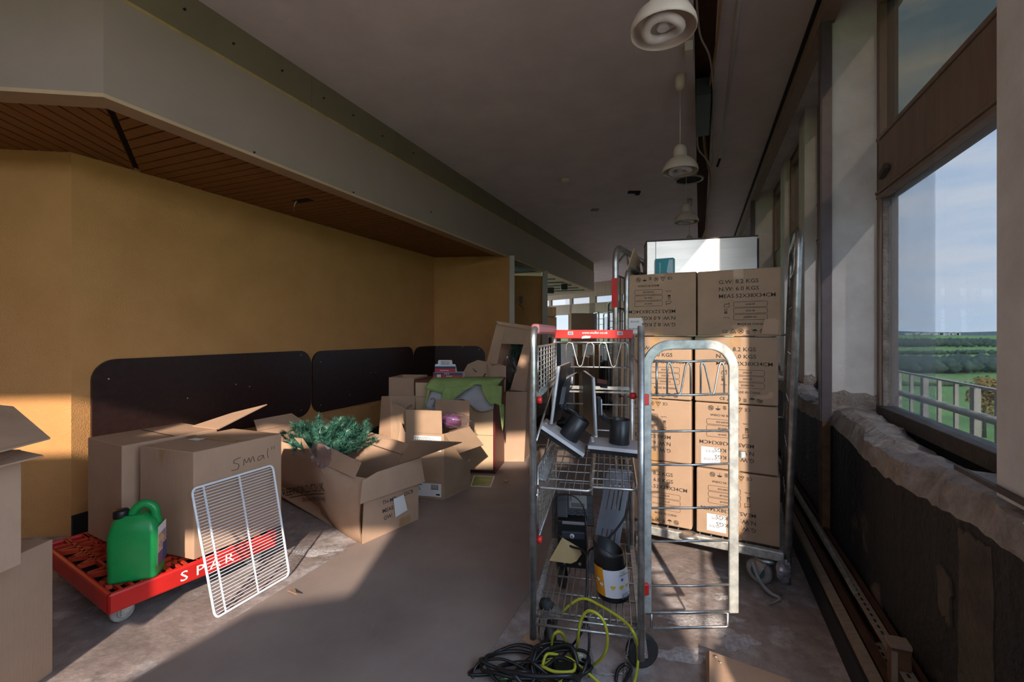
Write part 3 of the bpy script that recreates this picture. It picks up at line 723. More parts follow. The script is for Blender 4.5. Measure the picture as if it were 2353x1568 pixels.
mt = frame(t[0]+V(0, 0, .001), t[1]-t[0], t[3]-t[0])
mb = MB(); patch(mb, mt, .015, .22, .36, .228, .001); mb.build('lid_seam', M['void'], ob)

# -- white wire shelf leaning on the carton
BL, BR, TL, TRr = V(-1.251, 1.92, .006), V(-1.107, 2.264, .006), V(-1.440, 2.045, .508), V(-1.262, 2.40, .515)
ws = thing('wire_shelf', 'white coated wire fridge shelf leaning against the large carton', 'wire shelf', (BL+BR)/2)
def sp(u_, v_): return lerp(lerp(BL, BR, u_), lerp(TL, TRr, u_), v_)
out_ = []
for x, y in rrect(1, 1, .05, 5): out_.append(sp(x+.5, y+.5))
MB().tube(out_, .0055, 8, closed=True).build('outer_frame', M['white'], ws)
nrm = (BR-BL).cross(TL-BL).normalized()
for u_ in (.13, .55): MB().tube([sp(u_, .002)-nrm*.003, sp(u_, .998)-nrm*.003], .0048, 8).build('cross_rod', M['white'], ws)
for i in range(1, 40): MB().tube([sp(.004, i/40)+nrm*.002, sp(.996, i/40)+nrm*.002], .0021, 5, cap=False).build('wire', M['white'], ws)

# -- long crushed christmas tree box
A0 = V(-.856, 2.60, 0); la = V(-.81, .59, 0).normalized(); sa = V(.58, .815, 0).normalized()
tb = thing('christmas_tree_box', 'long crushed open box printed with a web address, nearest the vinyl', 'box', A0+la*.6+sa*.2)
L_, Wd = 1.36, .43
P = lambda a, c, z: A0+la*a+sa*c+V(0, 0, z)
th = .006
# front long side, buckled: bottom edge lifts off the floor towards the far end
bot = [(0, .0, 0), (.18, .015, .0), (.36, .045, .0), (.55, .08, .06), (.8, .10, .09), (1.36, .08, .10)]
top = [(0, .02, .375), (.18, .0, .37), (.36, -.01, .40), (.55, .0, .44), (.8, .0, .46), (1.36, .02, .47)]
vs = []; fs = []
nz_ = 6
for (a, c, z), (a2, c2, z2) in zip(bot, top):
    for k in range(nz_):
        f_ = k/(nz_-1); bl = -.03*math.sin(math.pi*f_)*(1 if a < .5 else .4)
        vs.append(P(lerp(a, a2, f_), lerp(c, c2, f_)+bl, lerp(z, z2, f_)))
nv = len(vs); vs += [p+sa*th for p in vs]
for i in range(len(bot)-1):
    for k in range(nz_-1):
        a = i*nz_+k
        fs += [(a, a+1, a+nz_+1, a+nz_), (nv+a, nv+a+nz_, nv+a+nz_+1, nv+a+1)]
for i in range(len(bot)-1): fs += [(i*nz_+nz_-1, nv+i*nz_+nz_-1, nv+(i+1)*nz_+nz_-1, (i+1)*nz_+nz_-1), (i*nz_, (i+1)*nz_, nv+(i+1)*nz_, nv+i*nz_)]
MB().add(vs, fs, True).build('front_side', M['card_b'], tb)
MB().sheet([P(.0, 0, 0), P(0, Wd, 0), P(.005, Wd, .385), P(.0, .02, .375)], -.006).build('end_panel', M['card_b'], tb)
MB().sheet([P(0, Wd, 0), P(L_, Wd, 0), P(L_, Wd, .47), P(.0, Wd, .385)], -.006).build('back_side', M['card_b'], tb)
MB().sheet([P(L_, 0.08, .1), P(L_, Wd, .05), P(L_, Wd, .47), P(L_, .02, .47)], .006).build('end_panel', M['card_b'], tb)
MB().sheet([P(.0, 0, .004), P(.36, .045, .004), P(.36, Wd, .004), P(0, Wd, .004)], .006).build('bottom', M['card_b'], tb)
MB().sheet([P(.36, .045, .004), P(L_, .08, .06), P(L_, Wd, .04), P(.36, Wd, .004)], .006).build('bottom', M['card_b'], tb)
MB().sheet([P(.34, .05, 0), P(.58, .10, .0), P(.60, .10, .10), P(.36, .03, .06)], .005).build('crumpled_fold', M['card_c'], tb)
# folded-out flaps
e0, e1 = P(-.008, -.01, .372), P(-.006, Wd+.01, .392)
ee = lambda f_, dn, o_: lerp(e0, e1, f_)-la*o_+V(0, 0, -dn)
MB().sheet([ee(-.06, .12, .02), ee(1.03, .145, .025), ee(.99, -.012, .005), ee(.22, -.02, .006), ee(.0, .0, .006)], .006).build('flap', M['card_b'], tb)
MB().sheet([P(.02, Wd-.16, .395), P(.015, Wd+.0, .40), P(-.27, Wd+.12, .52), P(-.22, Wd-.26, .60)], .006).build('flap', M['card_c'], tb)
MB().sheet([P(.07, -.005, .372), P(.44, -.02, .41), P(.52, .04, .51), P(.04, .02, .46)], .006).build('flap', M['card'], tb)
MB().sheet([P(.33, -.03, .35), P(.40, -.035, .40), P(.68, -.03, .525), P(.58, -.035, .535), P(.52, -.05, .52)], .006).build('flap', M['card'], tb)
MB().sheet([P(.18, Wd+.01, .40), P(L_-.1, Wd+.01, .47), P(L_-.05, Wd+.13, .50), P(.15, Wd+.10, .44)], .006).build('flap', M['card_b'], tb)
MB().sheet([P(L_, .05, .47), P(L_, Wd, .47), P(L_+.12, Wd-.05, .54), P(L_+.12, .08, .53)], .006).build('flap', M['card_b'], tb)
# printing
def surf(a_, z_):                                          # the buckled front side, so the print lies on it
    for i in range(len(bot)-1):
        if bot[i][0] <= a_ <= bot[i+1][0] or i == len(bot)-2:
            g = (a_-bot[i][0])/(bot[i+1][0]-bot[i][0]); zb = lerp(bot[i][2], bot[i+1][2], g); zt = lerp(top[i][2], top[i+1][2], g)
            f_ = max(0, min(1, (z_-zb)/(zt-zb))); return lerp(lerp(bot[i][1], bot[i+1][1], g), lerp(top[i][1], top[i+1][1], g), f_)-.03*math.sin(math.pi*f_)*lerp(1 if bot[i][0] < .5 else .4, 1 if bot[i+1][0] < .5 else .4, g)
def on_box(mb): 
    for i, v in enumerate(mb.v): mb.v[i] = P(v.x, surf(v.x, v.y)-.006, v.y)
    return mb
ang_ = math.radians(17); tm = Matrix(((-math.cos(ang_), math.sin(ang_), 0, .34), (math.sin(ang_), math.cos(ang_), 0, .245), (0, 0, 1, 0), (0, 0, 0, 1)))
def fine(mb):                                              # split long strokes so they bend with the board
    return mb
mb = MB(); write(mb, 'TREEWORLD.CO.UK', tm, (0, 0), .074, 'RIGHT', .004, 1.16)
for i in range(18): patch(mb, tm, -.66+i*.036, -.018, -.66+(i+1)*.036, -.012, 0)
on_box(mb).build('printed_address', M['ink'], tb, kind='stuff')
mb = MB(); write(mb, "the tree that sticks away", tm, (-.02, -.058), .048, 'RIGHT', .002, 1.0); on_box(mb).build('printed_slogan', M['ink'], tb, kind='stuff')
me_ = frame(P(-.002, .10, .0), sa, V(0, 0, 1))
mb = MB(); write(mb, 'TH-MD', me_, (.04, .185), .034, bold=.003); write(mb, '25CB', me_, (.205, .19), .034, bold=.003); write(mb, 'MEAS:', me_, (.04, .135), .034, bold=.003); write(mb, 'GW:', me_, (.05, .09), .034, bold=.003)
mb.build('printed_weights', M['ink'], tb, kind='stuff')
mb = MB(); mb.add([(.13, .085, .012), (.225, .10, .012), (.195, .205, .012), (.115, .20, .012)], [(0, 1, 2, 3)], False, me_); mb.build('paper_slip', M['paper'], tb)
mb = MB(); patch(mb, me_, .17, .01, .26, .06, .002); mb.build('tape', M['tape'], tb)

# -- artificial tree in the box
def needles(mb, path, n, ln, rr, spread=1.0):
    for i in range(n):
        a = rr.random()*(len(path)-1.001); j = int(a); p = path[j].lerp(path[j+1], a-j); d = (path[j+1]-path[j]).normalized()
        o = d.orthogonal().normalized(); o = (o*math.cos(rr.uniform(0, 6.283))+d.cross(o)*math.sin(rr.uniform(0, 6.283)))
        an = rr.uniform(0, 6.283); x = d.orthogonal().normalized(); y = d.cross(x); o = x*math.cos(an)+y*math.sin(an)
        tipv = (o*spread+d*rr.uniform(-.2, 1.4)).normalized()*ln*rr.uniform(.4, 1.5); s = d.cross(o)*.0019
        mb.add([p-s, p+s, p+tipv], [(0, 1, 2)])
m, nt, b, co = start('green_tinsel_needles'); M['needle'] = m
nt.links.new(ramp(nt, ndz(nt, co, 40, 3), [(.3, (.012, .06, .042)), (.5, (.035, .14, .095)), (.72, (.16, .32, .24))]), b.inputs['Base Color']); b.inputs['Roughness'].default_value = .4
def bush(name, label, c, size, nb, nn, seed, dirs=None, cat='artificial tree'):
    rr = random.Random(seed); t_ = thing(name, label, cat, c); mbn = MB(); mbs = MB()
    for i in range(nb):
        sx, sy, sz = size; p0 = c+V(rr.uniform(-.75, .75)*sx, rr.uniform(-.75, .75)*sy, rr.uniform(-.05, .25)*sz)
        d = V(rr.uniform(-1, 1), rr.uniform(-1, 1), rr.uniform(.1, 1.1)).normalized()
        p1 = p0+d*sz*rr.uniform(.35, .6); p2 = p1+(d+V(rr.uniform(-.4, .4), rr.uniform(-.4, .4), rr.uniform(-.3, .3))).normalized()*sz*rr.uniform(.2, .4)
        path = crom([p0, p1, p2], 4); mbs.tube(path, .0035, 5); needles(mbn, path, nn, .036, rr)
    mbs.build('branches', M['leaf_stem'], t_, kind='stuff'); mbn.build('needles', M['needle'], t_, kind='stuff'); return t_
M['leaf_stem'] = pbr('green_wire_branch', (.02, .07, .04), .6)
bush('artificial_tree', 'bushy green artificial christmas tree poking out of the crushed box', P(.72, .22, .36), (.25, .20, .26), 120, 330, 5)
rr = random.Random(9); sprig = thing('artificial_tree_sprig', 'small green tree sprig at the far end of the tree box', 'artificial tree', P(1.22, .25, .42))
mbn = MB(); needles(mbn, crom([P(1.2, .2, .45), P(1.15, .25, .50), P(1.10, .24, .52)], 4), 300, .03, rr); needles(mbn, crom([P(1.16, .3, .45), P(1.08, .33, .50), P(1.02, .3, .50)], 4), 260, .03, rr); mbn.build('needles', M['needle'], sprig, kind='stuff')
MB().tube(crom([P(1.2, .2, .45), P(1.15, .25, .50), P(1.10, .24, .52)], 4), .003, 5).build('branch', M['leaf_stem'], sprig)
M['plastic'] = glazing('clear_polythene', (.90, .90, .92), .30, (.80, .74, .84))
def bag(name, label, c, size, seed, mat, group=None):
    rr = random.Random(seed); vs = []; fs = []; nu, nv_ = 14, 9
    for j in range(nv_+1):
        th_ = math.pi*j/nv_
        for i in range(nu):
            ph = 2*math.pi*i/nu; r = 1+rr.uniform(-.16, .16)
            vs.append(c+V(size[0]*math.sin(th_)*math.cos(ph)*r, size[1]*math.sin(th_)*math.sin(ph)*r, size[2]*math.cos(th_)*r))
    for j in range(nv_):
        for i in range(nu): fs.append((j*nu+i, j*nu+(i+1) % nu, (j+1)*nu+(i+1) % nu, (j+1)*nu+i))
    return tag(MB().add(vs, fs).build(name, mat), label, 'plastic bag', group)
M['film'] = pbr('crinkled_film', (.36, .34, .38), .22, .2, var=.3, scale=30)
bag('plastic_bag', 'crumpled clear plastic bag on the crushed tree box flap', P(.35, -.045, .47), (.07, .028, .075), 4, M['plastic'])

# -- tall open carton with shipping label, in front of the cabinet
q = [V(-.79, 3.36, 0), V(-.493, 3.296, 0), V(-.325, 3.56, 0), V(-.63, 3.64, 0)]
ob, b, t = carton('cardboard_box', 'tall open carton with white shipping label and barcode sticker', q, .48, M['card_c'], closed=False, flaps=[(0, .17, 86), (2, .20, 84), (1, .19, -38, -.02, .0), (3, .14, 75)])
m_, w_, h_ = onface(b, t, 0)
lb_ = MB(); patch(lb_, m_, .07, h_-.13, w_-.02, h_-.02, .0015); lb_ = lb_.build('shipping_label', M['paper'], ob); mb = MB(); scribble(mb, m_, .08, h_-.035, .16, 7, .005); mb.build('label_print', M['paper_ink'], lb_)
lb_ = MB(); patch(lb_, m_, .03, .02, w_-.02, .115, .0015); lb_ = lb_.build('barcode_sticker', M['paper'], ob)
mb = MB(); x = w_-.10
rr = random.Random(3)
for i in range(14):
    wd = rr.choice((.0016, .003)); patch(mb, m_, x, .07, x+wd, .108, .002); x += wd+.002
scribble(mb, m_, .04, .10, .10, 4, .006); patch(mb, m_, w_-.06, .03, w_-.03, .042, .002); mb.build('barcode_print', M['ink'], lb_, kind='stuff')
m_, w_, h_ = onface(b, t, 1)
mb = MB(); patch(mb, m_, .10, .02, .16, .06, .0015); mb.build('tape', M['tape'], ob)
baub = tag(MB().lathe([(.0, -.10), (.03, -.095), (.042, -.06), (.045, 0), (.042, .06), (.03, .095), (0, .10)], V(-.50, 3.50, .535), (.95, -.2, .15), 18).build('bauble_tube', pbr('purple_pink_baubles', (.42, .10, .22), .12, .5, col2=(.12, .08, .20), scale=22)), 'wrapped tube of shiny purple baubles in the labelled carton', 'baubles')
bag('plastic_bag', 'clear wrapping round the purple baubles', V(-.46, 3.495, .54), (.14, .06, .058), 8, M['plastic'])

# -- torn carton leaning behind the tree box
tc_ = thing('torn_carton', 'torn open carton with ragged edges left of the labelled carton', 'box', V(-.95, 3.62, 0))
MB().sheet([V(-1.10, 3.68, 0), V(-.92, 3.52, 0), V(-.93, 3.58, .62), V(-.96, 3.60, .70), V(-1.05, 3.68, .70)], .006).build('side', M['card'], tc_)
rag = [V(-.92, 3.52, 0), V(-.80, 3.48, 0), V(-.79, 3.50, .30), V(-.83, 3.51, .36), V(-.82, 3.51, .40), V(-.86, 3.53, .45), V(-.84, 3.525, .50), V(-.80, 3.52, .62), V(-.93, 3.58, .66)]
MB().sheet(rag, .006).build('torn_front', M['card_c'], tc_)
MB().sheet([V(-.87, 3.47, .35), V(-.83, 3.46, .33), V(-.80, 3.47, .42), V(-.85, 3.48, .54)], .005).build('torn_tongue', M['card_b'], tc_)
MB().sheet([V(-1.10, 3.68, 0), V(-1.05, 3.68, .70), V(-.82, 3.86, .68), V(-.85, 3.88, 0)], .006).build('side', M['card'], tc_)
mb = MB()
for i, (x, z, r) in enumerate([(-.78, .64, .012), (-.80, .58, .009), (-.805, .50, .008), (-.80, .42, .007), (-.803, .34, .005)]): pass
MB().tube(crom([V(-.76, 3.46, .66), V(-.80, 3.47, .63), V(-.82, 3.465, .55), V(-.80, 3.47, .45), V(-.815, 3.465, .33)], 5), [.010*(1-.02*i) for i in range(21)], 6).build('loose_tape', M['plastic'], tc_)

# -- open carton left of the cabinet
q = [V(-1.10, 4.06, 0), V(-.865, 4.02, 0), V(-.80, 4.32, 0), V(-1.05, 4.36, 0)]
ob, b, t = carton('cardboard_box', 'tall open topped carton between the cabinet and the recess wall', q, .815, M['card'], closed=False)

# -- cabinet seen from its back
M['maroon'] = pbr('dark_red_laminate', (.115, .010, .012), .4, var=.1, scale=20)
M['hardboard'] = pbr('pale_hardboard', (.56, .39, .24), .75, var=.05, scale=5)
q0 = V(-.84, 3.965, 0); q1 = V(-.144, 3.906, 0); dd = V(.07, .33, 0)
cb = thing('storage_cabinet', 'low cabinet with pale back panel and dark red side', 'cabinet', (q0+q1)/2+dd/2)
dx = (q1-q0).normalized(); bk_ = V(-dx.y, dx.x, 0)
MB().hexa([q1-dx*.02, q1, q1+dd, q1+dd-dx*.02], [p+V(0, 0, .78) for p in (q1-dx*.02, q1, q1+dd, q1+dd-dx*.02)]).build('side', M['maroon'], cb)
MB().hexa([q0, q0+dx*.02, q0+dd+dx*.02, q0+dd], [p+V(0, 0, .78) for p in (q0, q0+dx*.02, q0+dd+dx*.02, q0+dd)]).build('side', M['maroon'], cb)
MB().hexa([p+V(0, 0, .78) for p in (q0-dx*.01, q1+dx*.01, q1+dd+dx*.01, q0+dd-dx*.01)], [p+V(0, 0, .803) for p in (q0-dx*.01, q1+dx*.01, q1+dd+dx*.01, q0+dd-dx*.01)]).build('top', M['maroon'], cb)
MB().hexa([p+V(0, 0, .02) for p in (q0, q1-dx*.02, q1+dd-dx*.02, q0+dd)], [p+V(0, 0, .04) for p in (q0, q1-dx*.02, q1+dd-dx*.02, q0+dd)]).build('bottom', M['maroon'], cb)
for z0, z1 in ((.035, .33), (.333, .655), (.658, .78)):
    MB().hexa([q0+V(0, 0, z0)-bk_*.004, q1-dx*.018+V(0, 0, z0)-bk_*.004, q1-dx*.018+V(0, 0, z0)+bk_*.004, q0+V(0, 0, z0)+bk_*.004], [q0+V(0, 0, z1)-bk_*.004, q1-dx*.018+V(0, 0, z1)-bk_*.004, q1-dx*.018+V(0, 0, z1)+bk_*.004, q0+V(0, 0, z1)+bk_*.004]).build('back_panel', M['hardboard'], cb)
mb = MB()
for z in (.05, .2, .32, .35, .5, .64):
    p = q1-dx*.025+V(0, 0, z)-bk_*.004; mb.cyl(p, p-bk_*.002, .003, 6)
mb.build('pins', M['galv_dull'], cb, kind='stuff')
# -- cloth draped over it
M['lime'] = pbr('lime_green_fabric', (.30, .41, .13), .85, var=.12, scale=8); M['greyfab'] = pbr('pale_grey_fabric', (.46, .45, .46), .85, var=.08, scale=10)
cl = thing('draped_cloth', 'lime green and pale grey printed cloth draped over the cabinet', 'cloth', V(-.45, 3.9, .5))
def drape(name, mat, rows, nsub=5, th=.004, amp=.012, seed=1):
    rr = random.Random(seed); R = [crom(r, nsub) for r in rows]; cols = len(R[0])
    cols_p = [crom([r[i] for r in R], 4) for i in range(cols)]; nr = len(cols_p[0]); vs = []
    for i in range(cols):
        for j in range(nr):
            p = cols_p[i][j]; vs.append(p+V(0, -1, .2)*amp*(math.sin(i*1.1+seed)*.6+math.sin(j*.9+i*.5+seed*2)*.5))
    fs = [(i*nr+j, (i+1)*nr+j, (i+1)*nr+j+1, i*nr+j+1) for i in range(cols-1) for j in range(nr-1)]
    o = MB().add(vs, fs, True).build(name, mat, cl); s = o.modifiers.new('thick', 'SOLIDIFY'); s.thickness = th; s.offset = 1; return o
A = lambda px, py, D=3.86: at(px, py, D)
drape('grey_side', M['greyfab'], [[A(1000, 880, 3.93), A(1030, 881, 3.93), A(1080, 881, 3.92), A(1120, 878, 3.91), A(1138, 877, 3.90)],
                                   [A(986, 915, 3.86), A(1015, 918, 3.85), A(1060, 915, 3.86), A(1105, 912, 3.86), A(1138, 908, 3.87)],
                                   [A(972, 946, 3.83), A(1005, 942, 3.82), A(1055, 915, 3.85), A(1098, 945, 3.84), A(1134, 940, 3.84)],], seed=2)
drape('green_side', M['lime'], [[A(1000, 866, 4.12), A(1035, 865, 4.12), A(1085, 866, 4.12), A(1130, 866, 4.1), A(1158, 869, 4.06)],
                                 [A(990, 872, 3.915), A(1030, 872, 3.905), A(1075, 872, 3.895), A(1110, 872, 3.885), A(1154, 873, 3.87)],
                                 [A(976, 893, 3.85), A(1022, 905, 3.82), A(1062, 900, 3.83), A(1098, 884, 3.85), A(1130, 905, 3.84)]], seed=1)
drape('green_fold', M['lime'], [[A(1020, 890, 3.82), A(1050, 890, 3.81), A(1095, 886, 3.82)], [A(1015, 915, 3.80), A(1040, 905, 3.80), A(1070, 897, 3.81)], [A(1018, 937, 3.80), A(1026, 930, 3.80), A(1040, 920, 3.80)]], seed=3, amp=.005)
drape('green_corner', M['lime'], [[A(1105, 884, 3.82), A(1130, 884, 3.81), A(1154, 888, 3.83)], [A(1112, 910, 3.80), A(1132, 905, 3.80), A(1153, 915, 3.81)], [A(1128, 933, 3.79), A(1138, 928, 3.79), A(1152, 935, 3.80)]], seed=4, amp=.006)
drape('green_edge', M['lime'], [[A(982, 880, 3.90), A(992, 884, 3.88)], [A(980, 905, 3.83), A(984, 908, 3.82)], [A(972, 942, 3.81), A(975, 944, 3.81)]], seed=6, amp=.004)
drape('hanging_tail', M['lime'], [[A(1146, 925, 3.82), A(1158, 930, 3.86)], [A(1150, 955, 3.80), A(1159, 950, 3.84)], [A(1155, 992, 3.80), A(1157, 985, 3.82)]], seed=5, amp=.004)
mc = frame(A(984, 938, 3.79), V(1, -.05, .25), V(-.3, 0, 1)); mb = MB(); write(mb, '2', mc, (.03, .0), .11, bold=.01); write(mb, 'L', mc, (-.02, -.01), .07, bold=.01)
mb.build('print', M['paper_ink'], cl)

# -- charity counter box
M['charity_blue'] = pbr('charity_navy', (.012, .06, .13), .5); M['charity_red'] = pbr('charity_red', (.55, .015, .03), .5); M['charity_sky'] = pbr('charity_sky_blue', (.05, .36, .55), .5)
c0 = at(995, 870, 4.02); c0.z = .806
ch = thing('collection_box', 'red white and blue charity counter display box on the cabinet', 'display box', c0+V(.13, .06, 0))
hx = V(1, -.06, 0).normalized(); hy = V(.06, 1, 0).normalized()
def cpnt(x, y, z): return c0+hx*x+hy*y+V(0, 0, z)
MB().hexa([cpnt(0, 0, 0), cpnt(.265, 0, 0), cpnt(.265, .13, 0), cpnt(0, .13, 0)], [cpnt(0, 0, .055), cpnt(.265, 0, .055), cpnt(.265, .13, .055), cpnt(0, .13, .055)]).build('tray', M['paper'], ch)
mh = frame(cpnt(0, -.001, 0), hx, V(0, 0, 1))
for y0, y1, mt_ in ((0, .015, 'charity_sky'), (.015, .035, 'charity_red'), (.035, .055, 'charity_blue')):
    mb = MB(); patch(mb, mh, 0, y0, .265, y1); mb.build('stripe', M[mt_], ch)
MB().hexa([cpnt(.002, .06, .055), cpnt(.19, .06, .055), cpnt(.19, .13, .055), cpnt(.002, .13, .055)], [cpnt(.002, .06, .115), cpnt(.19, .06, .115), cpnt(.19, .075, .115), cpnt(.002, .075, .115)]).build('back_block', M['paper'], ch)
mh2 = frame(cpnt(0, .058, .055), hx, V(0, 0, 1))
for y0, y1, mt_ in ((0, .03, 'charity_red'), (.03, .052, 'charity_blue')):
    mb = MB(); patch(mb, mh2, .002, y0, .19, y1); mb.build('stripe', M[mt_], ch)
MB().prism([cpnt(*p) for p in ((.005, .062, .105), (.188, .062, .105), (.188, .062, .125), (.16, .062, .128), (.158, .062, .158), (.15, .062, .163), (.04, .062, .163), (.032, .062, .158), (.03, .062, .128), (.005, .062, .125))], hy*.004).build('header_card', M['paper'], ch)
mh3 = frame(cpnt(.055, .0605, .11), hx, V(0, 0, 1)); mb = MB(); write(mb, 'HELP for', mh3, (0, .028), .022, bold=.006); write(mb, 'HEROES', mh3, (0, .010), .022, bold=.006); mb.build('lettering', M['ink'], ch)
mb = MB(); write(mb, 'THANK YOU FOR YOUR DONATION', mh2, (.012, .037), .009, bold=.004); scribble(mb, mh2, .05, .012, .10, 1, .006); scribble(mb, mh, .10, .042, .05, 1, .006); scribble(mb, mh, .12, .022, .06, 1, .006); mb.build('small_print', M['paper'], ch)
lb_ = MB(); patch(lb_, mh, .035, .004, .07, .04, .002); lb_ = lb_.build('sticker', M['paper'], ch); mb = MB(); scribble(mb, mh, .038, .032, .025, 3, .005); mb.build('sticker_print', M['ink'], lb_)

# -- flat carton with striped logo standing on the cabinet
fc_ = thing('flattened_carton', 'folded carton piece with striped arrow logo, behind the green cloth', 'cardboard', at(1090, 870, 4.2))
MB().sheet([at(1058, 868, 4.18), at(1120, 868, 4.14), at(1118, 832, 4.2), at(1098, 828, 4.22), at(1075, 838, 4.22)], .006).build('sheet', M['card_c'], fc_)
mb = MB()
for i in range(9):
    a = at(1086+i*2.6, 847+i*2.2, 4.17); mb.add([a, a+V(.004, 0, .004), a+V(.02, 0, -.022), a+V(.016, 0, -.026)], [(0, 1, 2, 3)])
mb.build('striped_print', M['purple'], fc_)
mb = MB(); a = at(1108, 867, 4.12); mb.add([a, a+V(.025, 0, -.008), a+V(.02, 0, .025)], [(0, 1, 2)]); a = at(1112, 862, 4.12); mb.add([a, a+V(.02, 0, .0), a+V(.012, 0, .02)], [(0, 1, 2)]); mb.build('arrow_print', M['ink'], fc_)

# -- tall narrow carton holding another tree
tl = thing('tall_tree_carton', 'tall narrow leaning carton torn open in front, green tree inside', 'box', V(.02, 4.42, 0))
Q = [V(-.085, 4.276, 0), V(.115, 4.276, 0), V(.17, 4.55, 0), V(-.03, 4.57, 0)]
lean = lambda p, z: p+V(-.03+.115*z/1.3 if z > .6 else .02*z, 0, z)
sk = lambda i, z: lean(Q[i], z)
MB().hexa([sk(i, 0) for i in range(4)], [sk(i, .66) for i in range(4)]).build('lower_body', M['card_b'], tl, bevel=.004)
MB().sheet([at(1172, 897, 4.27), at(1206, 900, 4.27), at(1225, 770, 4.36), at(1213, 758, 4.36)], .006).build('front_strip', M['card'], tl)
MB().sheet([at(1206, 900, 4.27), at(1226, 890, 4.5), at(1242, 765, 4.6), at(1225, 762, 4.36)], .006).build('side', M['card'], tl)
MB().sheet([at(1117, 836, 4.25), at(1142, 836, 4.30), at(1160, 748, 4.36), at(1141, 742, 4.33)], .006).build('left_strip', M['card'], tl)
MB().sheet([at(1117, 838, 4.22), at(1124, 832, 4.22), at(1132, 842, 4.22), at(1146, 836, 4.22), at(1163, 842, 4.24), at(1162, 900, 4.26), at(1152, 902, 4.26), at(1118, 880, 4.22)], .006).build('torn_front', M['card'], tl)
MB().sheet([at(1160, 750, 4.35), at(1214, 760, 4.35), at(1205, 792, 4.34), at(1150, 790, 4.34)], .006).build('front_panel', M['card_c'], tl)
MB().sheet([at(1139, 738, 4.30), at(1240, 752, 4.34), at(1244, 764, 4.36), at(1222, 764, 4.34), at(1205, 756, 4.34), at(1146, 746, 4.30)], .006).build('top_flap', M['card_b'], tl)
MB().sheet([at(1120, 905, 4.56), at(1212, 905, 4.56), at(1235, 750, 4.66), at(1142, 745, 4.66)], .006).build('back', M['card'], tl)
tr2 = thing('artificial_tree', 'dark green artificial tree packed inside the tall torn carton', 'artificial tree', at(1178, 890, 4.45))
rr = random.Random(21); mbn = MB(); mbs = MB()
for i in range(22):
    a = at(1155+rr.uniform(0, 40), 895, rr.uniform(4.42, 4.52)); c_ = at(1168+rr.uniform(0, 42), 792, rr.uniform(4.42, 4.52)); path = crom([a, lerp(a, c_, .5)+V(rr.uniform(-.03, .03), rr.uniform(-.02, .02), 0), c_], 5)
    mbs.tube(path, .004, 5); needles(mbn, path, 330, .032, rr)
mbs.build('branches', M['leaf_stem'], tr2, kind='stuff'); mbn.build('needles', M['needle'], tr2, kind='stuff')
bag('plastic_bag', 'clear plastic bag bulging from the tall torn carton', at(1172, 848, 4.32), (.075, .05, .12), 6, M['plastic'])
# -- booklet on the floor
M['greenprint'] = pbr('green_leaflet_print', (.10, .20, .035), .5, col2=(.28, .32, .10), scale=9)
lf = [fl(1089, 1093, .004), fl(1137, 1095, .004), fl(1128, 1120, .004), fl(1080, 1118, .004)]
bk = thing('leaflet', 'green picture leaflet lying on the floor before the cabinet', 'leaflet', sum(lf, V(0, 0, 0))/4)
MB().prism(lf, (0, 0, -.003)).build('sheet', M['paper'], bk); cen = sum(lf, V(0, 0, 0))/4
MB().prism([lerp(cen, p, .88)+V(0, 0, .0006) for p in lf], (0, 0, .0002)).build('picture', M['greenprint'], bk)
# -- offcuts on the floor
tag(MB().sheet([fl(660, 1357, .004), fl(678, 1352, .004), fl(682, 1366, .03)], .003).build('card_scrap', M['card']), 'tiny triangular card scrap on the vinyl edge', 'card scrap')
tag(MB().tube(crom([fl(1157, 1104, .004), fl(1163, 1106, .01), fl(1168, 1108, .004)], 4), [.003, .008, .01, .012, .012, .01, .008, .005, .002], 5).build('dry_leaf', M['card_b']), 'dry brown leaf curl on the floor by the cabinet', 'leaf')
# ================================================================== tall roll cage full of cartons
KX = V(.874, -.486, 0); KY = V(.486, .874, 0)               # across the front, and into its depth
K0 = V(.930, 2.327, 0)                                       # where the two carton columns meet at the front
def kp(x, y, z): return K0+KX*x+KY*y+V(0, 0, z)
cg = thing('roll_cage', 'tall galvanised roll cage loaded with stacked cartons', 'roll cage', kp(.02, .36, 0))
xl, xr, y0, y1 = -.395, .395, -.025, .70
ZB = .172
def rod(name, pts, r, mat=None, par=None, n=8): return MB().tube(pts, r, n).build(name, mat or M['galv'], par or cg)
# base
mb = MB()
for a, c in (((xl, y0), (xr, y0)), ((xl, y1), (xr, y1)), ((xl, y0), (xl, y1)), ((xr, y0), (xr, y1))):
    mb.bar(kp(a[0], a[1], ZB), kp(c[0], c[1], ZB), .035, .045)
mb.bar(kp(xl, .34, ZB), kp(xr, .34, ZB), .05, .03)
mb.build('base_frame', M['galv_dull'], cg, bevel=.006)
mb = MB()
for i in range(14): mb.cyl(kp(xl+.05+i*.053, y0, ZB+.012), kp(xl+.05+i*.053, y1, ZB+.012), .004, 6)
mb.build('base_wires', M['galv'], cg, kind='stuff')
mb = MB().lathe([(.05, 0), (.05, .012), (.03, .02)], kp(xr-.07, y0+.03, ZB-.045), (0, 0, 1), 20); mb.build('castor_plate', M['galv'], cg)
MB().lathe([(.05, 0), (.05, .012), (.03, .02)], kp(-.02, y0, ZB+.004), (0, 0, 1), 20).build('base_boss', M['galv'], cg)
M['teal'] = pbr('teal_castor', (.03, .13, .14), .5)
for x, y, sw in ((xr-.07, y0+.04, 2.2), (xl+.07, y0+.04, 1.2), (xl+.07, y1-.07, .5), (xr-.07, y1-.07, .9)):
    castor(kp(x, y, 0), sw, .06, cg, M['greytyre'], M['teal'], ZB-.02)
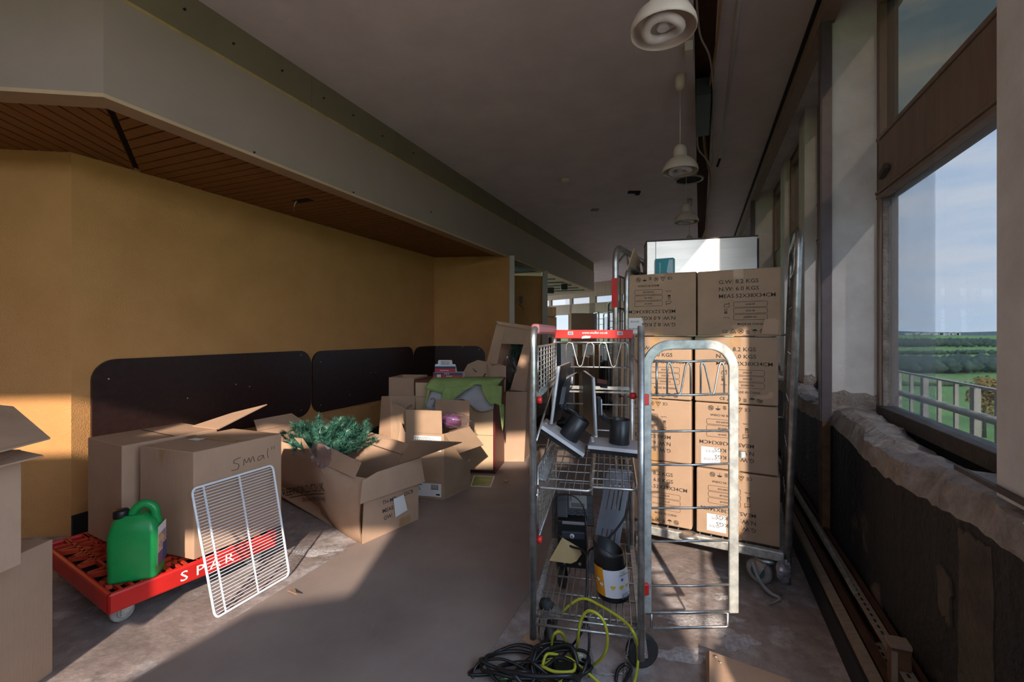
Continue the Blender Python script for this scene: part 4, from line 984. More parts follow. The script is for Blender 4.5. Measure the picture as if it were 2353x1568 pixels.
# side frames: inverted U of tube with wires
def side(x, dx_top, top):
    f = lambda y, z: kp(x+dx_top*(z/1.69), y, z)
    pts = [f(y0, .05), f(y0, top-.09)]+[f(y0+.09*(1-math.cos(q)), top-.09+.09*math.sin(q)) for q in [math.pi/2*i/5 for i in range(1, 6)]]+[f(y1-.09+.09*math.sin(q), top-.09+.09*math.cos(q)) for q in [math.pi/2*i/5 for i in range(0, 6)]]+[f(y1, .05)]
    rod('side_frame', pts, .0165, n=10)
    mb = MB()
    for i in range(1, 8):
        y = y0+(y1-y0)*i/8; mb.cyl(f(y, ZB), f(y, top-.16), .004, 6)
    for z in (.35, .60, .85, 1.10, 1.35, top-.16): mb.cyl(f(y0, z), f(y1, z), .005, 6)
    mb.build('side_wires', M['galv'], cg, kind='stuff')
side(xr+.01, .05, 1.69); side(xl-.005, 0, 1.69)
# folded second gate parked inside the left frame
f = lambda y, z: kp(xl+.035+.01*z, y, z)
rod('inner_gate', [f(y0+.03, ZB), f(y0+.03, 1.50)]+[f(y0+.03+.07*(1-math.cos(q)), 1.50+.07*math.sin(q)) for q in [math.pi/2*i/5 for i in range(1, 6)]]+[f(y1-.12, 1.57), f(y1-.05, 1.50), f(y1-.05, ZB)], .013, n=10)
mb = MB()
for i in range(1, 6): mb.cyl(f(y0+.03+i*.11, ZB), f(y0+.03+i*.11, 1.52), .0045, 6)
for z in (.5, .9, 1.2, 1.45): mb.cyl(f(y0+.03, z), f(y1-.05, z), .0045, 6)
mb.build('inner_gate_wires', M['galv'], cg, kind='stuff')
rod('strap_loop', crom([kp(xl, y0+.03, 1.60), kp(xl+.02, y0+.12, 1.66), kp(xl+.03, y0+.16, 1.585), kp(xl+.06, y0+.26, 1.60), kp(xl+.05, y0+.3, 1.50)], 6), .006)
MB().box(kp(xl-.005, y0-.018, 1.43), (.03, .006, .16), ax=(KX, KY, V(0, 0, 1))).build('red_tag', M['red'], cg)
rod('back_bar', [kp(xl, y1, 1.2), kp(xr+.03, y1, 1.2)], .006); rod('back_bar', [kp(xl, y1, .7), kp(xr+.02, y1, .7)], .006)
bag('plastic_bag', 'crumpled clear plastic lump caught by the cage castor', kp(xr-.0, y0-.02, .115), (.035, .03, .05), 14, M['film'])
rag_ = tag(MB().tube(crom([kp(xr-.13, y0-.03, .13), kp(xr-.10, y0-.05, .06), kp(xr-.06, y0-.06, .02), kp(xr-.02, y0-.08, .012), kp(xr-.06, y0-.14, .006)], 6), [.008]*20+[.004]*5, 6).build('rag_string', M['greytyre']), 'grey string tangled round the cage castor', 'string')

# cartons, one print layout shared by all
CW, CH, CDp = .372, .331, .52
def carton_print():
    mb = MB(); m = Matrix.Identity(4)
    def line(tx, y, s): write(mb, tx, m, (-.085, y), s, bold=.004, sx=1.12)
    line('G.W: 8.2 KGS', .095, .027); line('N.W: 6.0 KGS', .060, .027); line('MEAS.52X38X34CM', .025, .026)
    for k, tx in enumerate(('2020-09', '2025-08', '202009-020')):
        y = -.013-k*.031; pts = rrect(.145, .026, .006, 3)
        for i in range(len(pts)):
            a, c = pts[i], pts[(i+1) % len(pts)]; d = V(c[0]-a[0], c[1]-a[1], 0); 
            if d.length < 1e-6: continue
            n = V(-d.y, d.x, 0).normalized()*.0007; A_ = V(a[0]+.055, a[1]+y+.004, .0006); C_ = V(c[0]+.055, c[1]+y+.004, .0006)
            mb.add([A_-n, C_-n, C_+n, A_+n], [(0, 1, 2, 3)])
        write(mb, tx, m, (.055, y), .012, 'CENTER', .002)
    write(mb, 'MADE IN CHINA', m, (.055, -.110), .015, 'CENTER', .003)
    write(mb, 'Lot No.', m, (-.062, -.075), .009, bold=.004)
    # factory, bottle symbols
    for q in ([(-.06, -.02), (-.036, -.02), (-.036, 0), (-.04, 0), (-.04, -.008), (-.048, -.003), (-.048, -.009), (-.056, -.004), (-.056, -.010), (-.06, -.010)], [(-.058, -.052), (-.046, -.052), (-.046, -.042), (-.058, -.042)], [(-.056, -.040), (-.048, -.040), (-.046, -.030), (-.058, -.030)]):
        for i in range(len(q)):
            a, c = q[i], q[(i+1) % len(q)]; d = V(c[0]-a[0], c[1]-a[1], 0); n = V(-d.y, d.x, 0).normalized()*.0008
            mb.add([V(a[0], a[1], .0006)-n, V(c[0], c[1], .0006)-n, V(c[0], c[1], .0006)+n, V(a[0], a[1], .0006)+n], [(0, 1, 2, 3)])
    patch(mb, m, -.057, -.051, -.047, -.046, .0007)
    # row of transport symbols
    y = -.140; write(mb, 'CE', m, (-.068, y-.008), .021, bold=.003)
    def ring(cx, cy, r, w=.0011, n=18):
        vs = []
        for i in range(n): a = 2*math.pi*i/n; vs += [(cx+(r-w)*math.cos(a), cy+(r-w)*math.sin(a), .0006), (cx+(r+w)*math.cos(a), cy+(r+w)*math.sin(a), .0006)]
        mb.add(vs, [(2*i, 2*i+1, (2*i+3) % (2*n), (2*i+2) % (2*n)) for i in range(n)])
    def seg(a, c, w=.0011): d = V(c[0]-a[0], c[1]-a[1], 0); n = V(-d.y, d.x, 0).normalized()*w; A_ = V(a[0], a[1], .0006); C_ = V(c[0], c[1], .0006); mb.add([A_-n, C_-n, C_+n, A_+n], [(0, 1, 2, 3)])
    x = -.02; seg((x-.013, y-.009), (x+.013, y-.009)); seg((x-.013, y-.009), (x, y+.012)); seg((x+.013, y-.009), (x, y+.012)); seg((x-.004, y-.004), (x+.004, y-.004), .002)
    x = .014; ring(x, y, .0115); seg((x-.006, y-.006), (x+.006, y+.006), .0018); seg((x-.006, y+.006), (x+.006, y-.006), .0018)
    x = .045; ring(x, y-.002, .0035)
    for a in range(8): seg((x+.005*math.cos(a*.785), y-.002+.005*math.sin(a*.785)), (x+.010*math.cos(a*.785), y-.002+.010*math.sin(a*.785)), .0007)
    seg((x-.007, y-.011), (x+.007, y-.011), .0012)
    x = .075; mb.add([(x+.011*math.cos(q), y+.001+.009*math.sin(q), .0006) for q in [math.pi*i/8 for i in range(9)]], [tuple(range(9))]); seg((x, y), (x, y-.011), .0008)
    x = .108; ring(x, y, .0115); ring(x, y, .006); seg((x-.008, y+.008), (x+.008, y-.008), .0012)
    return mb
pm = carton_print()
def print_mesh():
    me = bpy.data.meshes.new('printed_face'); me.from_pydata([tuple(p) for p in pm.v], [], pm.f); me.materials.append(M['ink']); return me
PRM = print_mesh()
rr = random.Random(4)
def stacked(row, col, flip, label, dx, dy, rz, sticker, open_top=False, torn=None):
    z0 = .200+row*CH+.001*row
    ang = math.atan2(KX.y, KX.x)+rz
    c0 = kp((-CW-.006 if col == 0 else .004)+dx, dy, z0)
    X = V(math.cos(ang), math.sin(ang), 0); Y = V(-X.y, X.x, 0); Z = V(0, 0, 1)
    o = thing('shipping_carton', label, 'carton', c0+X*CW/2+Y*CDp/2, 'stacked shipping cartons in the cage')
    def cp(x, y, z): return c0+X*x+Y*y+Z*z
    w = CW-.004; h = CH-.004
    # slightly bulging shell
    mb = MB(); nx, nzz = 5, 5; bul = .006+rr.uniform(0, .004)
    if open_top:
        b = [cp(0, 0, 0), cp(w, 0, 0), cp(w, CDp, 0), cp(0, CDp, 0)]; t = [p+Z*h for p in b]; th = .006
        bi = [cp(th, th, th), cp(w-th, th, th), cp(w-th, CDp-th, th), cp(th, CDp-th, th)]; ti = [p+Z*(h-th) for p in bi]
        vs = b+t+bi+ti; fs = [(3, 2, 1, 0), (8, 9, 10, 11)]
        for i in range(4):
            j = (i+1) % 4; fs += [(i, j, 4+j, 4+i), (8+j, 8+i, 12+i, 12+j), (4+i, 4+j, 12+j, 12+i)]
        mb.add(vs, fs)
    else: mb.hexa([cp(0, 0, 0), cp(w, 0, 0), cp(w, CDp, 0), cp(0, CDp, 0)], [cp(0, 0, h), cp(w, 0, h), cp(w, CDp, h), cp(0, CDp, h)])
    mb.build('body', M['card_c'], o, bevel=.007)
    pr_ = bpy.data.objects.new('printed_face', PRM); COL.objects.link(pr_); pr_.parent = o
    fm = frame(cp(w*.50, -.0012, h*.5), X*(-1 if flip else 1), Z*(-1 if flip else 1))
    fm.translation = fm.translation-WL[o.name]; pr_.matrix_local = fm
    pr_['kind'] = 'stuff'
    ff = frame(cp(0, 0, 0), X, Z)
    def P_(x0, y0_, x1, y1_, mat, name, off=.0008): mb = MB(); patch(mb, ff, x0, y0_, x1, y1_, off); return mb.build(name, mat, o)
    P_(w*.44, 0, w*.56, h*.17, M['tape'], 'tape'); P_(w*.45, h*.86, w*.57, h, M['tape'], 'tape')
    if sticker:
        sx, sy = sticker; s_ = P_(sx, sy, sx+.088, sy+.085, M['paper'], 'sticker', .0016)
        mb = MB(); scribble(mb, ff @ Matrix.Translation((0, 0, .0004)), sx+.022, sy+.066, .05, 2, .003); scribble(mb, ff @ Matrix.Translation((0, 0, .0004)), sx+.012, sy+.026, .065, 2, .003); mb.build('sticker_print', M['paper_ink'], s_, kind='stuff')
    if torn:
        pts = [(x, y) for x, y in torn]; mb = MB(); mb.prism([ff @ V(x, y, .001) for x, y in pts], ff.to_3x3() @ V(0, 0, .004)); mb.build('torn_patch', M['card_b'], o)
    return o, cp, w, h
L0 = stacked(0, 0, False, 'bottom left carton of the cage stack', .0, .0, 0, None)
L1 = stacked(1, 0, True, 'second carton up in the left column, printed upside down', -.004, .004, .01, None)
L2 = stacked(2, 0, False, 'third carton up in the left column, printed upright', -.002, -.004, -.01, None)
L3 = stacked(3, 0, True, 'open top left carton holding the teal box', .018, .012, .02, (.012, .012), open_top=True)
R0 = stacked(0, 1, True, 'bottom right carton of the cage stack with white sticker', .008, -.006, 0, (.05, .02))
R1 = stacked(1, 1, True, 'second carton up in the right column with white sticker', .0, .0, .008, (.03, .02))
R2 = stacked(2, 1, False, 'third carton up in the right column, torn low at the right', .0, -.004, 0, None, torn=[(.26, .035), (.30, .028), (.345, .04), (.35, .062), (.335, .07), (.32, .05), (.28, .048)])
R3 = stacked(3, 1, False, 'top right carton of the stack with a torn lower corner', .012, .0, -.01, None, torn=[(.285, .01), (.355, .008), (.36, .07), (.345, .085), (.30, .08)])
o, cp, w, h = L3
MB().sheet([cp(0, .0, h), cp(0, CDp*.6, h), cp(.02, CDp*.55, h+.13), cp(.045, .02, h+.155)], .005).build('flap', M['card_c'], o)
MB().sheet([cp(.13, .36, h-.02), cp(.30, .34, h-.02), cp(.30, .33, h+.06), cp(.29, .33, h+.085), cp(.295, .33, h+.105), cp(.13, .35, h+.105)], .005).build('torn_flap', M['card'], o)
MB().sheet([cp(w, .0, h), cp(w, CDp, h), cp(w-.16, CDp, h+.004), cp(w-.16, .02, h+.004)], .004).build('flap', M['card'], o)
MB().sheet([cp(.01, .0, h), cp(w-.01, .0, h), cp(w-.02, .08, h+.008), cp(.03, .08, h+.010)], .004).build('flap', M['card'], o)
M['teal_print'] = pbr('teal_carton_print', (.015, .30, .36), .4, var=.1, scale=9); M['pale_teal'] = pbr('pale_teal_print', (.45, .68, .75), .4)
tb0 = cp(.135, .16, h-.055)
X = KX; Y = KY; Z = V(0, 0, 1)
mk = thing('face_mask_box', 'teal printed face mask box standing in the open carton', 'box', tb0)
MB().hexa([tb0, tb0+X*.098, tb0+X*.098+Y*.10, tb0+Y*.10], [p+Z*.165 for p in (tb0, tb0+X*.098, tb0+X*.098+Y*.10, tb0+Y*.10)]).build('body', M['teal_print'], mk, bevel=.002)
mm = frame(tb0-Y*.0012, X, Z); mb = MB(); patch(mb, mm, .075, .055, .096, .155, .0003); mb.add([(.062, .09, .0003), (.075, .07, .0003), (.075, .155, .0003)], [(0, 1, 2)], False, mm); mb.build('mask_picture', M['pale_teal'], mk)
mr = mm @ Matrix.Translation((.034, .06, 0)) @ Matrix.Rotation(math.pi/2, 4, 'Z')
mb = MB(); write(mb, 'DISPOSABLE FACE MASK', mr, (-.045, .004), .0115, bold=.006); write(mb, '50 PCS', mr, (-.04, -.012), .007, bold=.003); mb.build('lettering', M['paper'], mk)
# steel appliance lying on the cartons behind
M['stainless'] = pbr('brushed_stainless', (.66, .60, .55), .34, .85, var=.06, scale=4, stretch=(1, 1, 12), bmp=.02, bscale=30)
a0 = V(.776, 2.62, 1.532); AX = V(.98, -.2, 0).normalized(); AY = V(.2, .98, 0).normalized()
ap = thing('steel_appliance', 'pale stainless steel appliance lying on top of the cage cartons', 'appliance', a0)
q = lambda x, y, z: a0+AX*x+AY*y+Z*z
MB().hexa([q(0, 0, 0), q(.585, 0, 0), q(.585, .2, 0), q(0, .2, 0)], [q(0, 0, .205), q(.585, 0, .212), q(.585, .2, .212), q(0, .2, .205)]).build('casing', M['stainless'], ap, bevel=.003)
MB().hexa([q(-.002, -.002, .206), q(.59, -.002, .213), q(.59, .2, .213), q(-.002, .2, .206)], [q(-.002, -.002, .211), q(.59, -.002, .218), q(.59, .2, .218), q(-.002, .2, .211)]).build('top_edge', M['frame_dark'], ap)
mb = MB(); patch(mb, frame(q(0, -.0006, 0), AX, Z), .048, .0, .0505, .205); mb.build('door_gap', M['void'], ap)
MB().hexa([q(.587, 0, 0), q(.594, 0, 0), q(.594, .2, 0), q(.587, .2, 0)], [q(.587, 0, .20), q(.594, 0, .20), q(.594, .2, .20), q(.587, .2, .20)]).build('side_seal', M['black'], ap)

# ================================================================== narrow dairy trolley, gate swung open
T0 = V(.075, 1.625, 0); TX = V(.978, -.208, 0); TY = V(.208, .978, 0); TW, TD = .372, .64
def tp(x, y, z): return T0+TX*x+TY*y+V(0, 0, z)
tro = thing('milk_trolley', 'narrow galvanised wire trolley with red top bar and open gate', 'trolley', tp(TW/2, TD/2, 0))
def trod(name, pts, r, mat='galv', n=8): return MB().tube(pts, r, n).build(name, M[mat], tro)
ZTT = 1.225
def arch(x, name):
    r = .05
    trod(name, [tp(x, 0, .12), tp(x, 0, ZTT-r)]+[tp(x, r*(1-math.cos(q)), ZTT-r+r*math.sin(q)) for q in [math.pi/2*i/5 for i in range(1, 6)]]+[tp(x, TD-r+r*math.sin(q), ZTT-r+r*math.cos(q)) for q in [math.pi/2*i/5 for i in range(0, 6)]]+[tp(x, TD, .12)], .012, n=12)
arch(0, 'side_arch')
# right side frame: straight front upright, rear upright
trod('side_upright', [tp(TW, 0, .10), tp(TW, 0, 1.235)], .012, n=12); trod('side_upright', [tp(TW, TD, .12), tp(TW, TD, 1.20)], .012, n=12)
trod('side_rail', [tp(TW, 0, 1.10), tp(TW, TD, 1.10)], .006); trod('side_rail', [tp(TW, 0, .60), tp(TW, TD, .60)], .006)
MB().box(tp(0, TD*.5, ZTT), (.034, TD-.10, .040), ax=(TX, TY, V(0, 0, 1))).build('top_sleeve', M['red_clear'], tro, bevel=.01)
# left side wire basket panel (upper) and lower panel
def grid(name, f, nu, nv, r=.0032, border=.0048):
    mb = MB()
    for i in range(1, nu): mb.tube([f(i/nu, 0), f(i/nu, 1)], r, 5, cap=False)
    for j in range(1, nv): mb.tube([f(0, j/nv), f(1, j/nv)], r*.8, 5, cap=False)
    mb.build(name, M['galv'], tro, kind='stuff')
    trod(name.replace('wires', 'border'), [f(0, 0), f(1, 0), f(1, 1), f(0, 1), f(0, 0)], border)
grid('side_panel_wires', lambda u_, v_: tp(.012, .03+u_*(TD-.06), .995+v_*.165), 7, 9)
MB().bar(tp(.010, .02, .985), tp(.010, TD-.02, .985), .006, .03).build('side_strip', M['galv_dull'], tro)
grid('side_panel_lower_wires', lambda u_, v_: tp(.012, .03+u_*(TD-.06), .46+v_*.26), 10, 16, .0026)
for z in (.97, .47): MB().lathe([(.012, -.008), (.014, 0), (.012, .008)], tp(.022, .012, z), TX, 12).build('stop_button', M['red'], tro)
trod('diagonal_brace', [tp(.008, .02, .82), tp(.008, TD-.02, .995)], .0045); trod('diagonal_brace', [tp(.008, .02, .62), tp(.008, TD-.1, .82)], .0045)
# rear panel
trod('rear_rail', [tp(0, TD, 1.165), tp(TW, TD, 1.165)], .0045); trod('rear_rail', [tp(0, TD, 1.045), tp(TW, TD, 1.045)], .0045)
for o_ in (.04, .20):
    zz = lambda v_: 1.045+.12*v_
    seq = [(0, 0), (0, .9), (.012, 1), (.03, .95), (.055, .1), (.066, 0), (.077, .1), (.100, .95), (.118, 1), (.13, .9), (.13, 0)]
    trod('zigzag_wire', [tp(.02+o_+x*1.02, TD-.004, zz(y)) for x, y in seq], .0035)
MB().bar(tp(0, TD, .945), tp(TW, TD, .945), .008, .016).build('rear_strip', M['galv'], tro); MB().bar(tp(0, TD, .925), tp(TW, TD, .925), .008, .008).build('rear_strip', M['galv'], tro)
for z in (.865, .74): trod('rear_rail', [tp(0, TD, z), tp(TW, TD, z)], .004)
trod('rear_lower_panel', [tp(.02, TD, .20), tp(.02, TD, .46), tp(.03, TD, .475), tp(TW-.03, TD, .475), tp(TW-.02, TD, .46), tp(TW-.02, TD, .20)], .006)
mb = MB()
for i in range(1, 6): mb.cyl(tp(.02+i*.055, TD, .20), tp(.02+i*.055, TD, .475), .003, 5)
mb.build('rear_lower_wires', M['galv'], tro, kind='stuff')
# red top bar with wording
MB().box(tp(TW/2+.005, TD-.005, 1.205), (TW+.0, .022, .042), ax=(TX, TY, V(0, 0, 1))).build('top_bar', M['red'], tro, bevel=.003)
mt = frame(tp(.005, TD-.0175, 1.184), TX, V(0, 0, 1)); mb = MB(); write(mb, 'www.muller.co.uk', mt, (TW*.52, .023), .0165, 'CENTER', .004); 
mb.build('lettering', M['paper'], tro, kind='stuff')
for x in (.065, .30):
    mb = MB(); patch(mb, mt, x, .018, x+.024, .034, .0006); p_ = mb.build('logo_plate', M['paper'], tro); mb = MB(); patch(mb, mt, x+.002, .020, x+.022, .032, .001); mb.build('logo_field', M['charity_blue'], p_)
    mb = MB(); write(mb, 'muller', mt @ Matrix.Translation((0, 0, .0008)), (x+.012, .0245), .008, 'CENTER', .003); mb.build('logo_lettering', M['paper'], p_, kind='stuff')
mb = MB(); mb.add([(.13, .0, .0012), (.17, .002, .0012), (.175, .012, .0012), (.15, .014, .0012), (.135, .011, .0012)], [(0, 1, 2, 3, 4)], False, mt); mb.build('torn_sticker', M['paper'], tro)
# shelves: half-folded middle shelf in two leaves, and the base
def leaf(x0, x1, ya, yb, za, zb, nx, ny, name):
    f = lambda u_, v_: tp(lerp(x0, x1, u_), lerp(ya, yb, v_), lerp(za, zb, v_))
    mb = MB()
    for i in range(1, nx): mb.tube([f(i/nx, 0), f(i/nx, 1)], .0022, 5, cap=False)
    for j in range(1, ny): mb.tube([f(0, j/ny), f(1, j/ny)], .003, 5, cap=False)
    mb.build(name+'_wires', M['galv'], tro, kind='stuff')
    pts = []
    for x, y in rrect(1, 1, .08, 4): pts.append(f(x+.5, y+.5))
    MB().tube(pts, .0055, 8, closed=True).build(name+'_border', M['galv'], tro)
leaf(.012, .205, .015, .50, .655, .70, 6, 6, 'left_shelf_leaf'); leaf(.200, .360, .03, .50, .665, .70, 7, 6, 'right_shelf_leaf')
MB().bar(tp(.012, .05, .675), tp(.012, .48, .70), .03, .004).build('shelf_hinge_plate', M['galv_dull'], tro); MB().bar(tp(.03, .05, .672), tp(.03, .3, .69), .02, .003).build('shelf_hinge_plate', M['galv_dull'], tro)
ZSH = .205
f = lambda u_, v_: tp(.008+u_*(TW-.016), .005+v_*(TD-.01), ZSH)
mb = MB()
for i in range(1, 15): mb.tube([f(i/15, 0), f(i/15, 1)], .0026, 5, cap=False)
mb.build('base_wires', M['galv'], tro, kind='stuff')
for v_ in (0, .05, .25, .45, .65, .85, 1): trod('base_rail', [f(0, v_)-V(0, 0, .006), f(1, v_)-V(0, 0, .006)], .0042)
trod('front_rail', [tp(0, -.004, .175), tp(TW, -.004, .175)], .005)
for x in (0, TW): MB().bar(tp(x, .0, .185), tp(x, TD, .185), .02, .03).build('base_side', M['galv_dull'], tro)
M['tyre_b'] = pbr('scuffed_black_tyre', (.045, .044, .045), .6, var=.2, scale=30)
for x, y, sw, hb in ((.05, .10, 1.9, 'galv_dull'), (TW-.02, .10, .15, 'red'), (.05, TD-.1, 1.2, 'galv_dull'), (TW-.05, TD-.1, 1.0, 'galv_dull')): castor(tp(x, y, 0), sw, .058, tro, M['tyre_b'], M[hb], .16, .30)
# swung-open gate, square to the camera
GX0, GX1, GY, GZ0, GZ1 = .452, .782, 1.575, .243, 1.186
gm = pbr('worn_whitened_zinc', (.54, .54, .49), .55, .3, col2=(.28, .28, .26), scale=24, var=.2); M['gate'] = gm
def flatbar(pts, w, th, name, mat):                        # flat strip bent in the gate's plane
    vs = []; fs = []; n = len(pts)
    for i, p in enumerate(pts):
        d = (pts[min(i+1, n-1)]-pts[max(i-1, 0)]).normalized(); s = d.cross(V(0, 1, 0)).normalized()
        vs += [p-s*w/2-V(0, th/2, 0), p+s*w/2-V(0, th/2, 0), p+s*w/2+V(0, th/2, 0), p-s*w/2+V(0, th/2, 0)]
    for i in range(n-1):
        for j in range(4): fs.append((i*4+j, i*4+(j+1) % 4, i*4+4+(j+1) % 4, i*4+4+j))
    fs += [(3, 2, 1, 0), tuple((n-1)*4+j for j in range(4))]
    return MB().add(vs, fs).build(name, mat, tro, bevel=.004)
ga = .033; rr_ = .085; xa, xb = GX0+.013, GX1-.016
gpts = [V(xa, GY, GZ0), V(xa, GY, GZ1-.016-rr_)]+[V(xa+rr_-rr_*math.cos(q), GY, GZ1-.016-rr_+rr_*math.sin(q)) for q in [math.pi/2*i/8 for i in range(1, 9)]]+[V(xb-rr_+rr_*math.sin(q), GY, GZ1-.016-rr_+rr_*math.cos(q)) for q in [math.pi/2*i/8 for i in range(0, 9)]]+[V(xb, GY, GZ0)]
flatbar(gpts, ga, .014, 'gate_frame', gm)
gz = lambda py: H-(py-CY)*GY/F
def grod(name, pts, r=.0042): return MB().tube([V(x, GY, z) for x, z in pts], r, 8).build(name, M['galv'], tro)
for i, py in enumerate((830, 908, 992, 1068, 1168, 1245, 1346, 1408)):
    sag = .004*((i % 3)-1); grod('gate_bar', [(xa, gz(py)), ((xa+xb)/2, gz(py)+sag*.4), (xb, gz(py)+.004)], .0042 if i < 7 else .006)
gx = lambda px: (px-CX)*GY/F
grod('gate_zigzag', [(gx(1509), gz(908)), (gx(1509), gz(830))])
for x0 in (1533, 1610):
    pts = [(gx(x0), gz(908)), (gx(x0), gz(840)), (gx(x0+2), gz(834)), (gx(x0+6), gz(834)), (gx(x0+10), gz(842)), (gx(x0+23), gz(900)), (gx(x0+26), gz(906)), (gx(x0+29), gz(906)), (gx(x0+32), gz(900)), (gx(x0+42), gz(842)), (gx(x0+46), gz(834)), (gx(x0+50), gz(834)), (gx(x0+54), gz(842)), (gx(x0+54), gz(908))]
    grod('gate_zigzag', pts, .0034)
grod('gate_loop', [(gx(1497), gz(1408)), (gx(1497), gz(1440)), (gx(1501), gz(1445)), (gx(1668), gz(1441)), (gx(1672), gz(1437)), (gx(1672), gz(1408))], .005)
for py in (917, 1349): MB().box(V(.4525, GY-.006, gz(py)), (.032, .03, .038)).build('hinge_clip', M['red'], tro, bevel=.003)
MB().lathe([(.011, -.012), (.012, 0), (.011, .006)], V(.425, GY+.01, gz(911)), (1, 0, 0), 12).build('stop_button', M['red'], tro)
MB().box(V(gx(1702), GY-.006, gz(1043)), (.016, .03, .022)).build('gate_catch', M['galv_dull'], tro, bevel=.003)
for py in (900, 1400): MB().cyl(V(.440, GY-.004, gz(py)-.05), V(.440, GY-.004, gz(py)+.03), .007, 8).build('hinge_pin', M['galv'], tro)

# ================================================================== things in the trolley
M['mon'] = pbr('grey_monitor_plastic', (.34, .33, .34), .5, var=.06, scale=4); M['monedge'] = pbr('silver_edge_plastic', (.70, .70, .73), .35, .1)
M['cylb'] = pbr('black_satin_post', (.016, .017, .02), .38, var=.1)
def disp_unit(label, bl, screen, basec, btilt, bx, post_dir, armpts):
    t_ = thing('till_monitor', label, 'monitor', basec, 'flat monitors on the trolley shelf')
    # screen slab from four corners
    a, b_, c, d = screen
    n = (b_-a).cross(d-a).normalized()
    MB().prism([a, b_, c, d], n*.010).build('screen', M['mon'], t_, bevel=.002)
    MB().tube([a+n*.005, d+n*.005], .0065, 6).build('screen_edge', M['monedge'], t_); MB().tube([a+n*.005, b_+n*.005], .0055, 6).build('screen_edge', M['monedge'], t_)
    MB().prism([a+n*.010, b_+n*.010, c+n*.010, d+n*.010], n*.004).build('screen_glass', M['black'], t_)
    # base plate
    X, Y, Z = bx
    pl = MB().box(basec, (.205, .165, .014), ax=(X, Y, Z)).build('base_plate', M['mon'], t_, bevel=.005)
    MB().box(basec-Z*.016, (.19, .15, .018), ax=(X, Y, Z)).build('base_underside', M['black'], t_)
    MB().bar(basec-X*.102-Y*.083, basec+X*.102-Y*.083, .004, .013, up=Z).build('base_edge', M['monedge'], t_)
    MB().bar(basec-X*.092+Y*.06+Z*.008, basec-X*.086-Y*.02+Z*.008, .010, .003, up=Z).build('base_vent', M['paper'], t_)
    p0 = basec+X*.018+Y*.0+Z*.006
    MB().lathe([(.040, 0), (.041, .004), (.041, .098), (.038, .100), (.037, .096), (.037, .02), (0, .02)], p0, Z, 28).build('post', M['cylb'], t_)
    MB().tube(crom(armpts, 5), .013, 8).build('arm', M['darkgrey'], t_)
    return t_
At = at
sA = [At(1264, 972, 1.84), At(1281, 962, 2.02), At(1306, 832, 2.06), At(1281, 842, 1.86)]
X = V(.83, -.18, -.53).normalized(); Y = V(.2, .97, -.02).normalized(); Z = X.cross(Y).normalized(); Y = Z.cross(X)
c_ = At(1295, 1003, 1.87)
m1 = disp_unit('tilted grey monitor on a black post, left on the trolley shelf', None, [sA[0], sA[1], sA[2], sA[3]], c_, 0, (X, Y, Z), None, [c_+X*.02+Z*.075, c_+X*.0+Z*.10, At(1305, 945, 1.96), At(1294, 930, 1.96)])
MB().prism([At(1279, 930, 1.90), At(1290, 925, 1.98), At(1298, 865, 2.0), At(1286, 890, 1.92)], V(.03, .01, 0)).build('screen_back', M['darkgrey'], m1)
MB().tube([At(1281, 928, 1.885), At(1285, 892, 1.895)], .0025, 6).build('cover_edge', M['monedge'], m1)
MB().prism([At(1299, 868, 1.98), At(1313, 862, 2.0), At(1325, 857, 2.03), At(1313, 866, 2.01), At(1313, 882, 2.0), At(1301, 878, 1.98)], V(.004, .03, .0)).build('bracket', M['mon'], m1)
MB().tube([At(1314, 883, 1.985), At(1315, 866, 1.985)], .004, 6).build('bracket_edge', M['monedge'], m1)
MB().lathe([(.018, -.01), (.02, 0), (.018, .01)], At(1292, 931, 1.95), (.8, -.5, 0), 14).build('pivot', M['darkgrey'], m1)
sB = [At(1373, 1002, 1.82), At(1348, 985, 2.06), At(1345, 852, 2.10), At(1367, 868, 1.86)]
X2 = V(.975, -.215, -.05).normalized(); Y2 = V(.21, .975, .0).normalized(); Z2 = X2.cross(Y2).normalized()
c2 = At(1412, 1022, 1.84)
n_ = None
m2 = disp_unit('upright grey monitor on a black post, right on the trolley shelf', None, [sB[0], sB[3], sB[2], sB[1]], c2, 0, (X2, Y2, Z2), None, [c2+X2*.016+Z2*.078, c2+X2*-.01+Z2*.085, At(1390, 962, 1.88), At(1379, 948, 1.86)])
MB().prism([At(1374, 955, 1.84), At(1382, 955, 1.85), At(1382, 916, 1.86), At(1374, 916, 1.85)], V(.004, .06, 0)).build('screen_back', M['darkgrey'], m2)
MB().tube([At(1383, 955, 1.835), At(1382, 918, 1.845)], .0025, 6).build('cover_edge', M['monedge'], m2)
MB().prism([At(1372, 880, 1.87), At(1396, 884, 1.86), At(1396, 893, 1.86), At(1380, 891, 1.87)], V(.01, .05, .012)).build('bracket', M['black'], m2)

# -- dark slotted panel
pa = [At(1397, 1075, 1.99), At(1450, 1082, 1.97), At(1410, 1325, 1.86), At(1350, 1318, 1.88)]
sp_ = thing('metal_sheet', 'long dark grey slotted metal panel leaning in the trolley', 'metal panel', (pa[2]+pa[3])/2)
ex = (pa[1]-pa[0]); ey = (pa[3]-pa[0]); nn_ = ex.cross(ey).normalized()
if nn_.y > 0: nn_ = -nn_
def pq(u_, v_): return lerp(lerp(pa[0], pa[1], u_), lerp(pa[3], pa[2], u_), v_)
